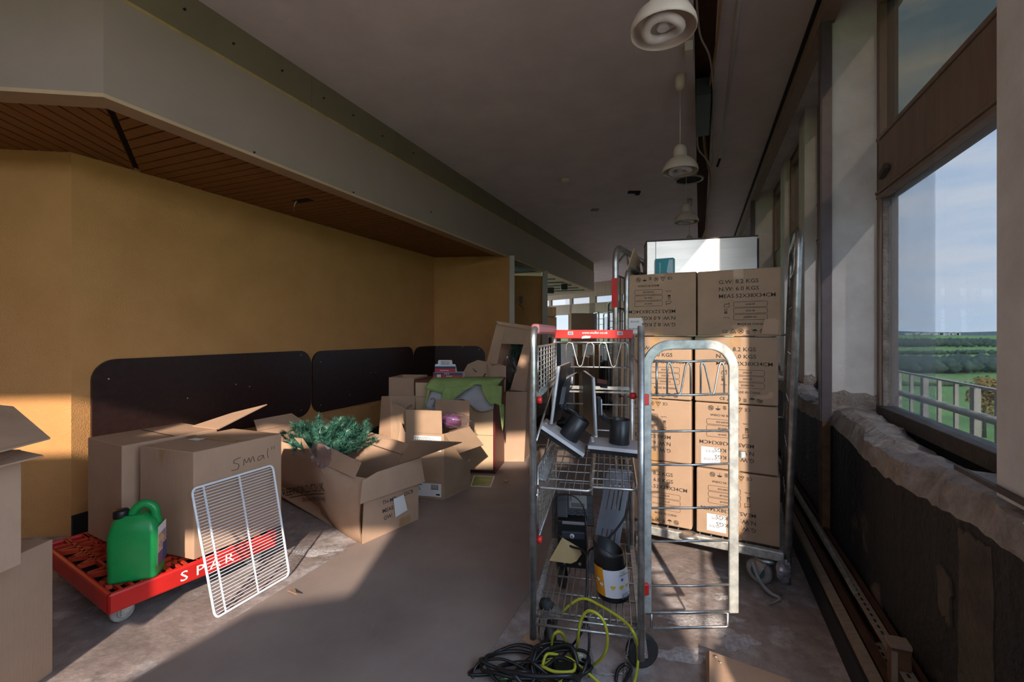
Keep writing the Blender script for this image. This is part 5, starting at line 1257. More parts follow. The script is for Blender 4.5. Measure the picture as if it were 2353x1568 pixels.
# strips between the slots are real bars, so the slots are open
cols = [0, .24, .28, .44, .49, .60, .66, .76, .82, 1.0]
def cell(u0, u1, v0, v1): return MB().sheet([pq(u0, v0), pq(u1, v0), pq(u1, v1), pq(u0, v1)], .004)
mb = MB()
for v0, v1 in ((0, .14), (.40, .58), (.80, 1.0)): mb.sheet([pq(0, v0), pq(1, v0), pq(1, v1), pq(0, v1)], .004)
for v0, v1 in ((.14, .40), (.58, .80)):
    for i in range(0, len(cols)-1, 2): mb.sheet([pq(cols[i], v0), pq(cols[i+1], v0), pq(cols[i+1], v1), pq(cols[i], v1)], .004)
M['panelgrey'] = pbr('blue_grey_sheet_metal', (.12, .125, .15), .45, .1, var=.08)
mb.build('sheet', M['panelgrey'], sp_)
MB().prism([pq(1, 0), pq(1, 1), pq(1, 1)-nn_*.02, pq(1, 0)-nn_*.02], V(.003, 0, 0)).build('folded_edge', M['panelgrey'], sp_)

# -- black desk phone
ph = thing('desk_phone', 'black desk telephone with grey display propped in the trolley', 'telephone', At(1320, 1205, 2.02))
fx, fy_ = V(.985, -.17, 0).normalized(), V(.03, .42, .90).normalized(); fz = fx.cross(fy_).normalized()
o_ = At(1279, 1204, 2.0)
def pp(x, y, z=0): return o_+fx*x+fy_*y+fz*z
def slab(name, x0, y0_, x1, y1_, z0, z1, mat, par=None): return MB().hexa([pp(x0, y0_, z0), pp(x1, y0_, z0), pp(x1, y1_, z0), pp(x0, y1_, z0)], [pp(x0, y0_, z1), pp(x1, y0_, z1), pp(x1, y1_, z1), pp(x0, y1_, z1)]).build(name, mat, par or ph, bevel=.003)
slab('body', 0, 0, .162, .128, -.03, 0, M['black'])
slab('handset', .004, .004, .05, .125, 0, .028, M['cylb'])
M['dispgrey'] = pbr('grey_phone_fascia', (.24, .235, .225), .5)
fs_p = slab('fascia', .055, .068, .135, .124, 0, .004, M['dispgrey']); slab('display', .066, .074, .124, .09, .004, .006, pbr('lcd_screen', (.07, .065, .045), .3), fs_p)
for i in range(3):
    for j in range(4): slab('key', .06+i*.026, .012+j*.013, .079+i*.026, .021+j*.013, 0, .005, M['darkgrey'])
for j in range(6): slab('speed_key', .140, .012+j*.014, .155, .020+j*.014, 0, .004, M['darkgrey'])
scr = MB(); 
for i in range(5): scr.hexa([pp(.06, .098+i*.005, .0045), pp(.068, .098+i*.005, .0045), pp(.068, .101+i*.005, .0045), pp(.06, .101+i*.005, .0045)], [pp(.06, .098+i*.005, .005), pp(.068, .098+i*.005, .005), pp(.068, .101+i*.005, .005), pp(.06, .101+i*.005, .005)])
scr.build('speaker_slots', M['black'], fs_p, kind='stuff')
# -- black key box below it
kb = thing('key_box', 'black metal box with keyhole lock standing in the trolley', 'box', At(1310, 1300, 1.95))
k0 = At(1281, 1316, 1.95); k0.z = ZSH+.004; kx = V(.985, -.17, 0).normalized(); ky = V(.16, .95, 0).normalized()
def kq(x, y, z): return k0+kx*x+ky*y+V(0, 0, z)
def kbox(name, x0, x1, y0_, y1_, z0, z1, mat): return MB().hexa([kq(x0, y0_, z0), kq(x1, y0_, z0), kq(x1, y1_, z0), kq(x0, y1_, z0)], [kq(x0, y0_, z1), kq(x1, y0_, z1), kq(x1, y1_, z1), kq(x0, y1_, z1)]).build(name, mat, kb, bevel=.003)
kbox('body', 0, .125, 0, .07, .0, .20, M['black']); kbox('lid', .018, .115, -.012, .04, .128, .158, M['darkgrey']); kbox('printed_strip', .02, .115, -.003, .002, .185, .198, M['dispgrey'])
MB().lathe([(.010, 0), (.010, .004), (.0, .005)], kq(.062, -.012, .142), -ky, 16).build('lock', M['monedge'], kb); MB().box(kq(.062, -.0175, .142), (.003, .002, .010)).build('keyhole', M['black'], kb)
for x in (.03, .095): MB().lathe([(.007, 0), (.007, .004), (0, .006)], kq(x, 0, .02), -ky, 12).build('stud', M['galv'], kb)
# -- torn card scrap
tag(MB().sheet([At(1292, 1236, 1.86), At(1336, 1262, 1.86), At(1334, 1270, 1.86), At(1337, 1273, 1.86), At(1325, 1290, 1.85), At(1312, 1296, 1.85), At(1290, 1293, 1.85), At(1262, 1289, 1.86)], .003).build('card_scrap', pbr('buff_card', (.46, .32, .15), .85, var=.1)), 'torn buff card scrap resting on the black key box', 'card scrap')
# -- collection bucket
bc = At(1410, 1395, 1.74); bc.z = ZSH+.004
bkt = thing('collection_tin', 'black charity collection tin with sloped rim and hearts label', 'collection tin', bc)
R_ = .0575; n = 36; vs = []; fs = []; ax_ = V(-.10, .10, 1).normalized()
bx_, by_ = V(1, 0, .0), V(0, 1, 0)
def ringp(h0, r, slope=0): return [bc+V(r*math.cos(a), r*math.sin(a), 0)+ax_*(h0)+V(0, 0, -slope*math.cos(a)+slope*.25*math.sin(a)) for a in [2*math.pi*i/n for i in range(n)]]
def tubeskin(name, hs, mat, par, off=0, cap=True, a0=0, a1=None):
    rows = [ringp(h0, r+off, sl) for h0, r, sl in hs]; vs = [p for r in rows for p in r]; fs = []
    for i in range(len(rows)-1):
        for k in range(n): fs.append((i*n+k, i*n+(k+1) % n, (i+1)*n+(k+1) % n, (i+1)*n+k))
    if cap: fs.append(tuple(range(n))[::-1])
    return MB().add(vs, fs, True).build(name, mat, par)
tubeskin('body', [(0, R_, 0), (.005, R_+.002, 0), (.16, R_, 0), (.185, R_, .022), (.185, R_-.004, .022), (.03, R_-.005, 0)], M['black'], bkt)
M['lab_white'] = pbr('white_label', (.66, .66, .72), .5, var=.03); M['lab_orange'] = pbr('orange_label', (.72, .29, .01), .5, var=.05)
def wrap(name, a0, a1, h0, h1, mat, off, par, k=14):
    vs = []; fs = []
    for i in range(k+1):
        a = math.radians(lerp(a0, a1, i/k))
        for h_ in (h0, h1): vs.append(bc+V((R_+off)*math.cos(a), (R_+off)*math.sin(a), 0)+ax_*h_)
    for i in range(k): fs.append((i*2, i*2+2, i*2+3, i*2+1))
    return MB().add(vs, fs, True).build(name, mat, par)
lw_ = wrap('label_white', -128, 10, .02, .118, M['lab_white'], .0040, bkt); lo_ = wrap('label_orange', -205, -128, .02, .122, M['lab_orange'], .0040, bkt)
def onb(a, h_, off=.005): a = math.radians(a); return bc+V((R_+off)*math.cos(a), (R_+off)*math.sin(a), 0)+ax_*h_
def heart(a, h_, s, mat, par):
    a_r = math.radians(a); tx = V(-math.sin(a_r), math.cos(a_r), 0); c = onb(a, h_, .0054); pts = []
    for i in range(20):
        t_ = 2*math.pi*i/20; pts.append(c+tx*(s*16*math.sin(t_)**3/16)+V(0, 0, s*(13*math.cos(t_)-5*math.cos(2*t_)-2*math.cos(3*t_)-math.cos(4*t_))/16))
    MB().add(pts, [tuple(range(20))]).build('heart', mat, par)
for a in (-98, -68, -40): heart(a, .058, .0095, M['yel_ink'], lw_)
for a, h_ in ((-150, .075), (-138, .062)): heart(a, h_, .008, M['lab_white'], lo_)
def btext(tx, a, h_, size, mat, bold=.004):
    a_r = math.radians(a); m = frame(onb(a, h_, .0056), V(-math.sin(a_r), math.cos(a_r), 0), V(0, 0, 1)); mb = MB(); write(mb, tx, m, (0, 0), size, 'CENTER', bold); return mb
M['leafgreen'] = pbr('green_ink', (.05, .28, .06), .5)
btext('Forget', -58, .107, .010, M['leafgreen']).build('lettering', M['yel_ink'], lw_, kind='stuff'); btext('foundation', -52, .098, .012, M['leafgreen'], .008).build('lettering', M['leafgreen'], lw_, kind='stuff')
star = MB(); a_r = math.radians(-62); tx = V(-math.sin(a_r), math.cos(a_r), 0); c = onb(-62, .084, .0055); star.add([c+tx*((.009 if i % 2 == 0 else .003)*math.cos(i*math.pi/5+.3))+V(0, 0, (.009 if i % 2 == 0 else .003)*math.sin(i*math.pi/5+.3)) for i in range(10)], [tuple(range(10))]); star.build('star_mark', M['navy'], lw_)
mb = MB()
a_r = math.radians(-52); scribble(mb, frame(onb(-52, .035, .0058), V(-math.sin(a_r), math.cos(a_r), 0), V(0, 0, 1)), -.024, 0, .044, 5, .0022); mb.build('small_print', M['paper_ink'], lw_, kind='stuff')
# -- crumpled dark rag at the shelf's front corner
def lump(name, label, cat, c, size, seed, mat):
    rr = random.Random(seed); vs = []; fs = []; nu, nv_ = 12, 7
    for j in range(nv_+1):
        th_ = math.pi*j/nv_
        for i in range(nu):
            ph_ = 2*math.pi*i/nu; r = 1+rr.uniform(-.25, .25); vs.append(c+V(size[0]*math.sin(th_)*math.cos(ph_)*r, size[1]*math.sin(th_)*math.sin(ph_)*r, size[2]*math.cos(th_)*r))
    for j in range(nv_):
        for i in range(nu): fs.append((j*nu+i, j*nu+(i+1) % nu, (j+1)*nu+(i+1) % nu, (j+1)*nu+i))
    return tag(MB().add(vs, fs, True).build(name, mat), label, cat)
lump('crumpled_rag', 'small dark crumpled rag on the front of the trolley base', 'rag', At(1256, 1390, 1.68), (.026, .024, .022), 3, M['rubber'])
# ================================================================== ceiling fittings
M['lampcream'] = pbr('cream_lamp_enamel', (.60, .52, .42), .4, var=.05); M['tubewhite'] = pbr('white_lamp_tube', (.70, .66, .60), .4)
LP = [(1.69, 'nearest cream pendant lamp, cut by the top of the frame'), (3.16, 'second cream pendant lamp from the viewpoint'), (4.60, 'third cream pendant lamp, smaller, over the cage'), (6.10, 'farthest cream pendant lamp above the stacked cartons')]
for D, lb_ in LP:
    X = (-.125+.381*D)/.9245; c = V(X, D, ZC)
    l = thing('pendant_lamp', lb_, 'pendant lamp', V(X, D, 2.33), 'cream pendant lamps in a row')
    MB().lathe([(.0, -.105), (.022, -.10), (.034, -.08), (.036, -.03), (.038, 0)], c, (0, 0, 1), 20).build('ceiling_cup', M['lampcream'], l)
    MB().cyl(c-V(0, 0, .10), V(X, D, 2.53), .0035, 8).build('cord', M['lampcream'], l)
    b0 = V(X, D, 2.33)
    MB().lathe([(.115, 0), (.116, .012), (.112, .03), (.095, .062), (.070, .085), (.045, .098), (.042, .105), (.042, .150), (.032, .175), (.012, .19), (.0, .192)], b0, (0, 0, 1), 32, caps=False).build('shade', M['lampcream'], l).modifiers.new('wall', 'SOLIDIFY').thickness = -.003
    pts = [b0+V(.062*math.cos(a), .062*math.sin(a), .012+.006*math.sin(2*a)) for a in [2*math.pi*i/24 for i in range(24)]]
    MB().tube(pts, .017, 10, closed=True).build('ring_tube', M['tubewhite'], l); MB().cyl(b0+V(0, 0, .01), b0+V(0, 0, .06), .022, 14).build('holder', M['tubewhite'], l)
def onceil(px, py, z=ZC): D = F*(z-H)/(CY-py); return V((px-CX)*D/F, D, z)
p = onceil(1298, 412)
sd = thing('smoke_detector', 'small white smoke detector on the middle of the ceiling', 'smoke detector', p)
MB().lathe([(.05, 0), (.052, .012), (.046, .028), (.03, .038), (0, .04)], p, (0, 0, -1), 24).build('housing', M['lampcream'], sd); MB().lathe([(.02, .036), (.018, .046), (0, .047)], p, (0, 0, -1), 14).build('sensor', M['whitetrim'], sd)
p = onceil(1583, 412)
rs = thing('recessed_speaker_hole', 'round rimmed opening in the ceiling behind the pendant lamps', 'ceiling fitting', p)
MB().tube([p+V(.15*math.cos(a), .15*math.sin(a), -.006) for a in [2*math.pi*i/32 for i in range(32)]], .012, 8, closed=True).build('rim', M['galv_dull'], rs); MB().lathe([(.14, .002), (.14, .004)], p, (0, 0, -1), 28).build('dark_cavity', M['void'], rs)
p = onceil(1457, 440)
tag(MB().box(p+V(0, 0, -.012), (.15, .05, .024)).add([], []).box(p+V(.05, .03, -.02), (.05, .04, .03)).build('ceiling_vent', M['void']), 'short black slot fitting on the ceiling', 'ceiling fitting')
p = onceil(1367, 482)
tag(MB().box(p+V(0, 0, -.004), (.11, .12, .008)).build('ceiling_patch', M['cream']), 'flaking plaster patch on the distant ceiling', 'plaster patch')
# ballast box, junction box, cables and conduit by the slot
def cl_(s, t, z=ZC): return st(s, t, z)
bb = thing('ballast_box', 'dark grey ballast box hanging in the ceiling slot', 'electrical box', cl_(3.9, .03, 2.93))
MB().box(cl_(3.85, .025, ZC-.045), (.72, .10, .13), ax=(U, N, V(0, 0, 1))).build('case', M['darkgrey'], bb, bevel=.004)
MB().box(cl_(3.85, .07, ZC-.05), (.70, .012, .10), ax=(U, N, V(0, 0, 1))).build('cover', M['black'], bb)
jb = tag(MB().box(cl_(3.05, -.06, ZC-.03), (.14, .05, .06), ax=(U, N, V(0, 0, 1))).build('junction_box', M['whitetrim'], bevel=.004), 'small white junction box beside the ceiling slot', 'electrical box')
M['wire_w'] = pbr('off_white_cable', (.45, .38, .32), .5)
tag(MB().tube(crom([cl_(2.4, -.02, ZC-.01), cl_(2.9, 0, ZC-.015), cl_(3.15, .06, ZC-.04), cl_(3.6, .09, ZC-.06), cl_(4.4, .10, ZC-.05), cl_(4.9, .12, ZC-.07), cl_(5.0, .10, ZC-.12)], 8), .006, 7).build('ceiling_cable', M['wire_w']), 'off white cable looping past the ballast box', 'cable')
tag(MB().tube(crom([cl_(4.15, -.02, ZC-.09), cl_(4.4, -.01, ZC-.14), cl_(4.7, .05, ZC-.12), cl_(5.0, .10, ZC-.10)], 8), .007, 7).build('ceiling_cable', M['wire_w']), 'thick drooping white cable behind the ballast box', 'cable')
cd = thing('conduit_pipe', 'thin white conduit pipe along the window side ceiling', 'pipe', cl_(3, .19, ZC-.05))
MB().cyl(cl_(-.1, .19, ZC-.035), cl_(5.0, .19, ZC-.035), .011, 10).build('pipe', M['whitetrim'], cd); MB().tube([cl_(5.0, .19, ZC-.035), cl_(5.08, .18, ZC-.05), cl_(5.1, .165, ZC-.09)], .012, 8).build('end_bend', M['black'], cd)
# hole with hanging wire in the boarded soffit
p = onceil(690, 461, ZS)
wr = thing('soffit_wire', 'loose wire dangling from a hole in the boarded soffit', 'wire', p)
MB().box(p+V(.02, 0, -.001), (.16, .07, .006), ax=(N, U, V(0, 0, 1))).build('hole', M['void'], wr)
MB().tube(crom([p+V(-.03, 0, 0), p+V(-.045, 0, -.03), p+V(-.05, 0, -.05)], 5), .005, 6).build('wire_end', M['wire_w'], wr); MB().tube(crom([p+V(-.05, 0, -.05), p+V(-.052, 0, -.07), p+V(-.045, 0, -.095)], 5), .006, 6).build('wire_end', M['red_clear'], wr)

# ================================================================== far end of the room
def fbox(name, label, px0, px1, py0, D, depth, z0, mat, group='distant boxes', cat='box', rot=0):
    a = at(px0, py0, D); c = at(px1, py0, D); z1 = a.z; o = thing(name, label, cat, V((a.x+c.x)/2, D+depth/2, z0), group)
    d = V(math.sin(math.radians(rot)), math.cos(math.radians(rot)), 0)*depth
    b = [up(a, z0), up(c, z0), up(c, z0)+d, up(a, z0)+d]; t = [up(q_, z1) for q_ in b]
    MB().hexa(b, t).build('body', mat, o, bevel=.01)
    mt_ = frame(b[0], b[1]-b[0], t[0]-b[0]); mb = MB(); w = (b[1]-b[0]).length; patch(mb, mt_, w*.45, 0, w*.55, z1-z0, .003); mb.build('tape', M['tape'], o)
    return o
def flz(py, D): return H-(py-CY)*D/F
# table made of boards on trestle legs
td = 8.2; tz = flz(788, td)
ft = thing('trestle_table', 'far wooden trestle table loaded with boxes', 'table', V(1.25, td+.3, 0))
MB().hexa([at(1285, 790, td), at(1408, 794, td), at(1408, 794, td)+V(.1, .7, 0), at(1285, 790, td)+V(.1, .7, 0)], [at(1285, 786, td), at(1408, 788, td), at(1408, 788, td)+V(.1, .7, 0), at(1285, 786, td)+V(.1, .7, 0)]).build('tabletop', M['whitetrim'], ft)
M['pine'] = pbr('orange_pine', (.34, .17, .055), .6, var=.12, scale=10, stretch=(5, 5, .6))
for px in (1332, 1372):
    MB().box(V(at(px, 800, td).x, td+.05, tz/2), (.075, .05, tz)).build('leg', M['pine'], ft)
    MB().box(V(at(px, 800, td).x+.1, td+.6, tz/2), (.075, .05, tz)).build('leg', M['pine'], ft)
fbox('cardboard_box', 'tall brown carton standing on the far trestle table', 1312, 1364, 720, td+.1, .4, tz, M['card'])
fbox('cardboard_box', 'carton with pale side beside the far window', 1364, 1371, 722, td+.2, .35, tz, M['greyfab'])
fbox('cardboard_box', 'narrow tall box at the far alcove edge', 1254, 1278, 706, 8.6, .4, flz(728, 8.6), M['card_b'])
fbox('cardboard_box', 'lower tall box at the far alcove edge', 1254, 1279, 729, 8.55, .4, 0, M['card'])
for i, (a, c, y, D, z0, mt_, lb_) in enumerate([(1320, 1352, 822, 7.6, 0, 'card', 'dim box under the far trestle table'), (1355, 1384, 818, 7.8, 0, 'card_b', 'pale box under the right of the far table'), (1385, 1400, 830, 7.2, 0, 'black', 'dark crate under the far table end'), (1290, 1318, 842, 6.8, 0, 'greyfab', 'grey bundle box beyond the trolley'), (1330, 1350, 860, 6.2, 0, 'card', 'low box lying behind the trolley on the floor'), (1405, 1425, 800, 7.4, 0, 'card_c', 'upright carton behind the tall cage posts')]):
    fbox('cardboard_box', lb_, a, c, y, D, .35, z0, M[mt_], 'boxes about the far table')
# distant cages
def far_cage(px, D, w, h, label):
    c = V((px-CX)*D/F, D, 0); o = thing('roll_cage', label, 'roll cage', c, 'distant roll cages')
    for x in (-w/2, w/2):
        r = .07; f = lambda y, z: c+V(x, y, z)
        MB().tube([f(0, .1), f(0, h-r), f(r*.3, h-r*.3), f(r, h), f(.6-r, h), f(.6-r*.3, h-r*.3), f(.6, h-r), f(.6, .1)], .016, 8).build('side_frame', M['galv_dull'], o)
        mb = MB()
        for i in range(1, 6): mb.cyl(f(i*.1, .18), f(i*.1, h-.1), .004, 5)
        for z in (.5, .9, 1.3, 1.55): mb.cyl(f(0, z), f(.6, z), .005, 5)
        mb.build('side_wires', M['galv_dull'], o, kind='stuff')
    MB().box(c+V(0, .3, .17), (w, .62, .04)).build('base', M['galv_dull'], o)
    for z in (.6, 1.0, 1.4, h-.12): MB().cyl(c+V(-w/2, .6, z), c+V(w/2, .6, z), .006, 6).build('back_bar', M['galv_dull'], o)
    for x in (-w/2+.06, w/2-.06):
        for y in (.06, .54): MB().lathe([(.06, -.015), (.06, .015)], c+V(x, y, .06), (1, 0, 0), 14).build('castor_wheel', M['rubber'], o)
    return o
far_cage(1388, 9.3, .22, 1.64, 'narrow empty cage standing against the far windows')
far_cage(1458, 6.6, .5, 1.69, 'empty cage half hidden behind the tall loaded cage')
# floor clutter seen through the trolley
for i, (px, py, s_, mt_, lb_) in enumerate([(1268, 985, .20, 'black', 'dark bag on the floor left behind the trolley'), (1290, 940, .12, 'charity_red', 'small red bundle on the far floor'), (1330, 945, .16, 'greyfab', 'crumpled pale sheet on the far floor'), (1306, 925, .10, 'charity_red', 'tiny red packet beyond the trolley')]):
    p = fl(px, py); lump('floor_bundle', lb_, 'bundle', p+V(0, 0, s_*.4), (s_, s_, s_*.42), 30+i, M[mt_])
# dark upright boards leaning at the far alcove
tag(MB().sheet([fl(1262, 975), fl(1286, 968), fl(1286, 968)+V(0, .1, 1.15), fl(1262, 975)+V(0, .1, 1.15)], .03).build('leaning_board', M['darkgrey']), 'dark board leaning beside the far alcove', 'board')
# speakers under the far soffit
for i, (px, py) in enumerate(((1265, 668), (1296, 660))):
    p = at(px, py, 9.6+.3*i); tag(MB().box(p, (.14, .14, .12)).build('ceiling_speaker', M['black'], bevel=.01), ('left' if i == 0 else 'right')+' black speaker box under the far soffit', 'speaker', 'black boxes under the far soffit')

# ================================================================== offcuts along the right wall
A3 = (U, N, V(0, 0, 1))
def strip(name, label, s0, t0, z0, s1, t1, z1, w, h, mat, cat='board'): return tag(MB().bar(st(s0, t0, z0), st(s1, t1, z1), w, h).build(name, mat), label, cat)
M['strip_b'] = pbr('black_blue_skirting', (.010, .012, .018), .6, var=.3, scale=9); M['creamwood'] = pbr('pale_bare_batten', (.30, .23, .17), .8, var=.15, scale=12, stretch=(1, 6, 1))
M['brown_b'] = pbr('brown_stained_board', (.085, .035, .016), .6, var=.2, scale=12); M['yellow_b'] = pbr('yellow_painted_timber', (.42, .20, .02), .5, var=.15, scale=12)
M['orange'] = pbr('orange_plastic', (.60, .14, .02), .5)
st_b = strip('skirting_board', 'long black skirting board lying along the right wall', -.2, .495, .05, 4.6, .495, .05, .018, .10, M['strip_b'])
strip('timber_batten', 'pale timber batten lying on the black skirting board', 1.72, .513, .113, 4.6, .513, .113, .032, .022, M['creamwood'])
strip('timber_batten', 'shorter pale timber batten nearest the viewpoint by the right wall', .4, .512, .112, 1.66, .512, .112, .026, .020, M['creamwood'])
strip('brown_board', 'dark brown board tilted behind the pale batten', 1.2, .555, .08, 4.4, .55, .09, .03, .07, M['brown_b'])
strip('yellow_timber', 'short yellow painted timber by the pale batten', .9, .553, .125, 1.64, .548, .125, .045, .05, M['yellow_b'])
strip('orange_rod', 'thin orange plastic rod beside the yellow timber', 1.2, .588, .12, 1.72, .582, .145, .012, .012, M['orange'], 'rod')
def slotted(label, s0, s1, t, z):
    o = thing('slotted_angle', label, 'metal strip', st((s0+s1)/2, t, z), 'slotted metal strips along the wall')
    MB().bar(st(s0, t, z), st(s1, t, z), .036, .003).build('flange', M['creamwood'], o); MB().bar(st(s0, t+.018, z-.018), st(s1, t+.018, z-.018), .003, .036).build('web', M['creamwood'], o)
    mb = MB(); k = s0+.03
    while k < s1: mb.bar(st(k, t, z+.0018), st(k+.018, t, z+.0018), .007, .0012); k += .036
    mb.build('slots', M['void'], o, kind='stuff')
slotted('slotted metal angle strip lying highest against the right wall', .9, 4.3, .585, .17)
slotted('slotted metal angle strip lying lower at the wall foot', .2, 2.0, .582, .105)
strip('brown_board', 'dark brown board against the bitumen wall foot', .0, .618, .12, 5.5, .618, .12, .016, .12, M['brown_b'])
strip('metal_tube', 'thin steel tube lying at the foot of the right wall', 2.2, .575, .17, 5.0, .60, .20, .014, .014, M['galv_dull'], 'tube')
sb = thing('timber_stub', 'short upright timber block with pale end by the right wall', 'timber', st(1.77, .575, 0))
MB().box(st(1.77, .575, .12), (.045, .05, .24), ax=A3).build('block', M['brown_rough'], sb, bevel=.003); MB().box(st(1.77, .572, .245), (.05, .055, .012), ax=A3).build('cap', M['creamwood'], sb)
MB().box(st(1.744, .555, .17), (.004, .015, .12), ax=A3).build('pale_edge', M['creamwood'], sb)
tag(MB().bar(st(-.2, .652, .842), st(1.62, .652, .842), .012, .012).build('metal_tube', M['frame_dark']), 'thin dark bar lying along the parapet edge at the right', 'tube')

# ================================================================== cables and scraps in front of the trolley
rr = random.Random(17)
def cable(label, pts, r, mat, name='cable', k=8): return tag(MB().tube(crom(pts, k), r, 7).build(name, mat), label, 'cable', 'tangled cables before the trolley')
M['cab_y'] = pbr('yellow_cable', (.48, .46, .03), .45); M['cab_k'] = pbr('black_cable', (.012, .012, .013), .45)
def coil(cx, cy, r, n, seed, zr=.05, sq=.7):
    q = random.Random(seed); pts = []; ph = q.uniform(0, 6.28)
    for i in range(n*8):
        a = ph+i*2*math.pi/8; rad = r*q.uniform(.75, 1.15); pts.append(V(cx+rad*math.cos(a)+q.uniform(-.01, .01), cy+rad*sq*math.sin(a), .012+zr*q.random()))
    return pts
cable('black cable heap at the bottom left of the tangle', coil(.02, 1.62, .12, 3, 1)+[V(-.14, 1.60, .008), V(-.10, 1.66, .008)], .006, M['cab_k'])
cable('black cable ring in the middle of the tangle', coil(.17, 1.60, .10, 3, 2, .07), .006, M['cab_k'])
cable('loose black cable arching left of the tangle', [fl(1085, 1560), fl(1100, 1525, .03), fl(1150, 1515, .05), fl(1200, 1535, .04), fl(1230, 1560, .02), fl(1200, 1590, .01)], .005, M['cab_k'])
cable('thick black cable curled over the yellow lead', coil(.10, 1.56, .13, 2, 5, .08), .0075, M['cab_k'])
cable('thick black cable loop under the right wheel', [fl(1415, 1568), fl(1420, 1540, .02), fl(1437, 1527, .03), fl(1450, 1540, .02), fl(1440, 1560, .01), fl(1425, 1590)], .006, M['cab_k'])
cable('black cable hanging from the phone to the floor tangle', [at(1285, 1230, 1.90), at(1310, 1255, 1.86), at(1345, 1270, 1.80), at(1350, 1320, 1.74), at(1346, 1400, 1.66), at(1353, 1450, 1.60), at(1352, 1500, 1.58), fl(1340, 1545, .02), fl(1300, 1560, .02)], .0045, M['cab_k'])
cable('second black cable drooping beside the collection tin', [at(1450, 1120, 1.85), at(1440, 1180, 1.83), at(1405, 1230, 1.82), at(1365, 1258, 1.82), at(1350, 1280, 1.78), at(1348, 1380, 1.70), at(1338, 1450, 1.60), fl(1300, 1500, .03), fl(1260, 1545, .03)], .0045, M['cab_k'])
cable('thin black cord looped over the desk phone', [at(1272, 1196, 1.93), at(1274, 1150, 1.95), at(1290, 1138, 1.95), at(1320, 1142, 1.94), at(1340, 1165, 1.93), at(1346, 1200, 1.92), at(1349, 1260, 1.85)], .003, M['cab_k'])
cable('yellow network lead looping through the trolley base', [at(1288, 1412, 1.70), at(1310, 1390, 1.70), at(1340, 1376, 1.68), at(1375, 1390, 1.64), at(1430, 1425, 1.56), at(1458, 1460, 1.50), fl(1466, 1510, .06), fl(1460, 1560, .02), fl(1440, 1610, .01)], .0052, M['cab_y'])
cable('yellow network lead in a tall arch before the trolley', [fl(1325, 1500, .02), at(1328, 1470, 1.60), at(1335, 1425, 1.58), at(1355, 1404, 1.56), at(1385, 1425, 1.54), at(1396, 1470, 1.54), at(1385, 1510, 1.56), fl(1350, 1535, .02), fl(1300, 1530, .03), fl(1280, 1515, .02), fl(1268, 1490, .05), at(1272, 1460, 1.62), at(1290, 1455, 1.62), fl(1310, 1500, .03), fl(1320, 1560, .02)], .0052, M['cab_y'])
cable('yellow network lead trailing left across the tangle', [fl(1215, 1530, .01), fl(1250, 1518, .04), fl(1300, 1512, .06), fl(1330, 1530, .05), fl(1360, 1555, .03), fl(1400, 1590, .01)], .0052, M['cab_y'])
cable('yellow lead bundle in the heart of the tangle', coil(.16, 1.58, .07, 2, 8, .06), .0052, M['cab_y'])
pl = thing('mains_plug', 'black mains plug lying among the cables', 'plug', fl(1225, 1552, .0)); MB().box(fl(1225, 1545, .03), (.05, .045, .03)).build('body', M['black'], pl, bevel=.006); MB().cyl(fl(1238, 1545, .03), fl(1250, 1545, .03), .005, 8).build('pin', M['galv'], pl)
pl = thing('power_adapter', 'black power adapter block in the cable tangle', 'adapter', fl(1295, 1550, .0)); MB().box(fl(1297, 1545, .045), (.07, .05, .04)).build('body', M['black'], pl, bevel=.006); MB().box(fl(1327, 1512, .06), (.012, .012, .022)).build('lead_plug', M['cab_y'], pl)
pc = thing('circuit_card', 'small green circuit card in the cable tangle', 'circuit card', fl(1170, 1562)); MB().box(fl(1168, 1556, .02), (.05, .02, .006)).build('board', M['leafgreen'], pc); MB().box(fl(1164, 1556, .025), (.012, .012, .006)).build('chip', M['paper'], pc)
# chains hanging from the tin and the wheel
def chain(label, pts, n=40):
    path = crom(pts, 12); mb = MB(); L = len(path)
    for i in range(0, L-1, 2):
        a, c = path[i], path[min(i+2, L-1)]; d = (c-a)
        if d.length < 1e-4: continue
        o = d.orthogonal().normalized() if (i//2) % 2 else d.cross(d.orthogonal()).normalized(); m_ = (a+c)/2; l = d.length*.62
        pts_ = [m_+d.normalized()*l*math.cos(q)+o*l*.42*math.sin(q) for q in [2*math.pi*k/8 for k in range(8)]]
        mb.tube(pts_, .0011, 5, closed=True)
    return tag(mb.build('thin_chain', M['galv'], kind='stuff'), label, 'chain', kind='stuff')
chain('thin steel chain hanging below the collection tin', [at(1390, 1396, 1.67), at(1375, 1408, 1.62), at(1356, 1415, 1.60), at(1352, 1450, 1.60), at(1358, 1500, 1.60), fl(1370, 1545, .01), fl(1395, 1552, .008), fl(1430, 1548, .008)])
chain('thin steel chain dangling from the trolley front to the floor', [at(1450, 1448, 1.54), at(1446, 1475, 1.55), at(1441, 1500, 1.56), fl(1436, 1540, .01), fl(1432, 1575, .008)])
# loose card under the wheel, small white tag
tag(MB().sheet([fl(1200, 1470, .004), fl(1214, 1449, .006), fl(1262, 1498, .012), fl(1272, 1512, .006), fl(1240, 1500, .004)], .004).build('card_scrap', M['card_b']), 'narrow cardboard offcut under the left trolley wheel', 'card scrap')
tag(MB().box(fl(1330, 1515, .03), (.03, .02, .04)).build('connector_block', M['paper'], bevel=.003), 'white connector block standing in the cables', 'connector')
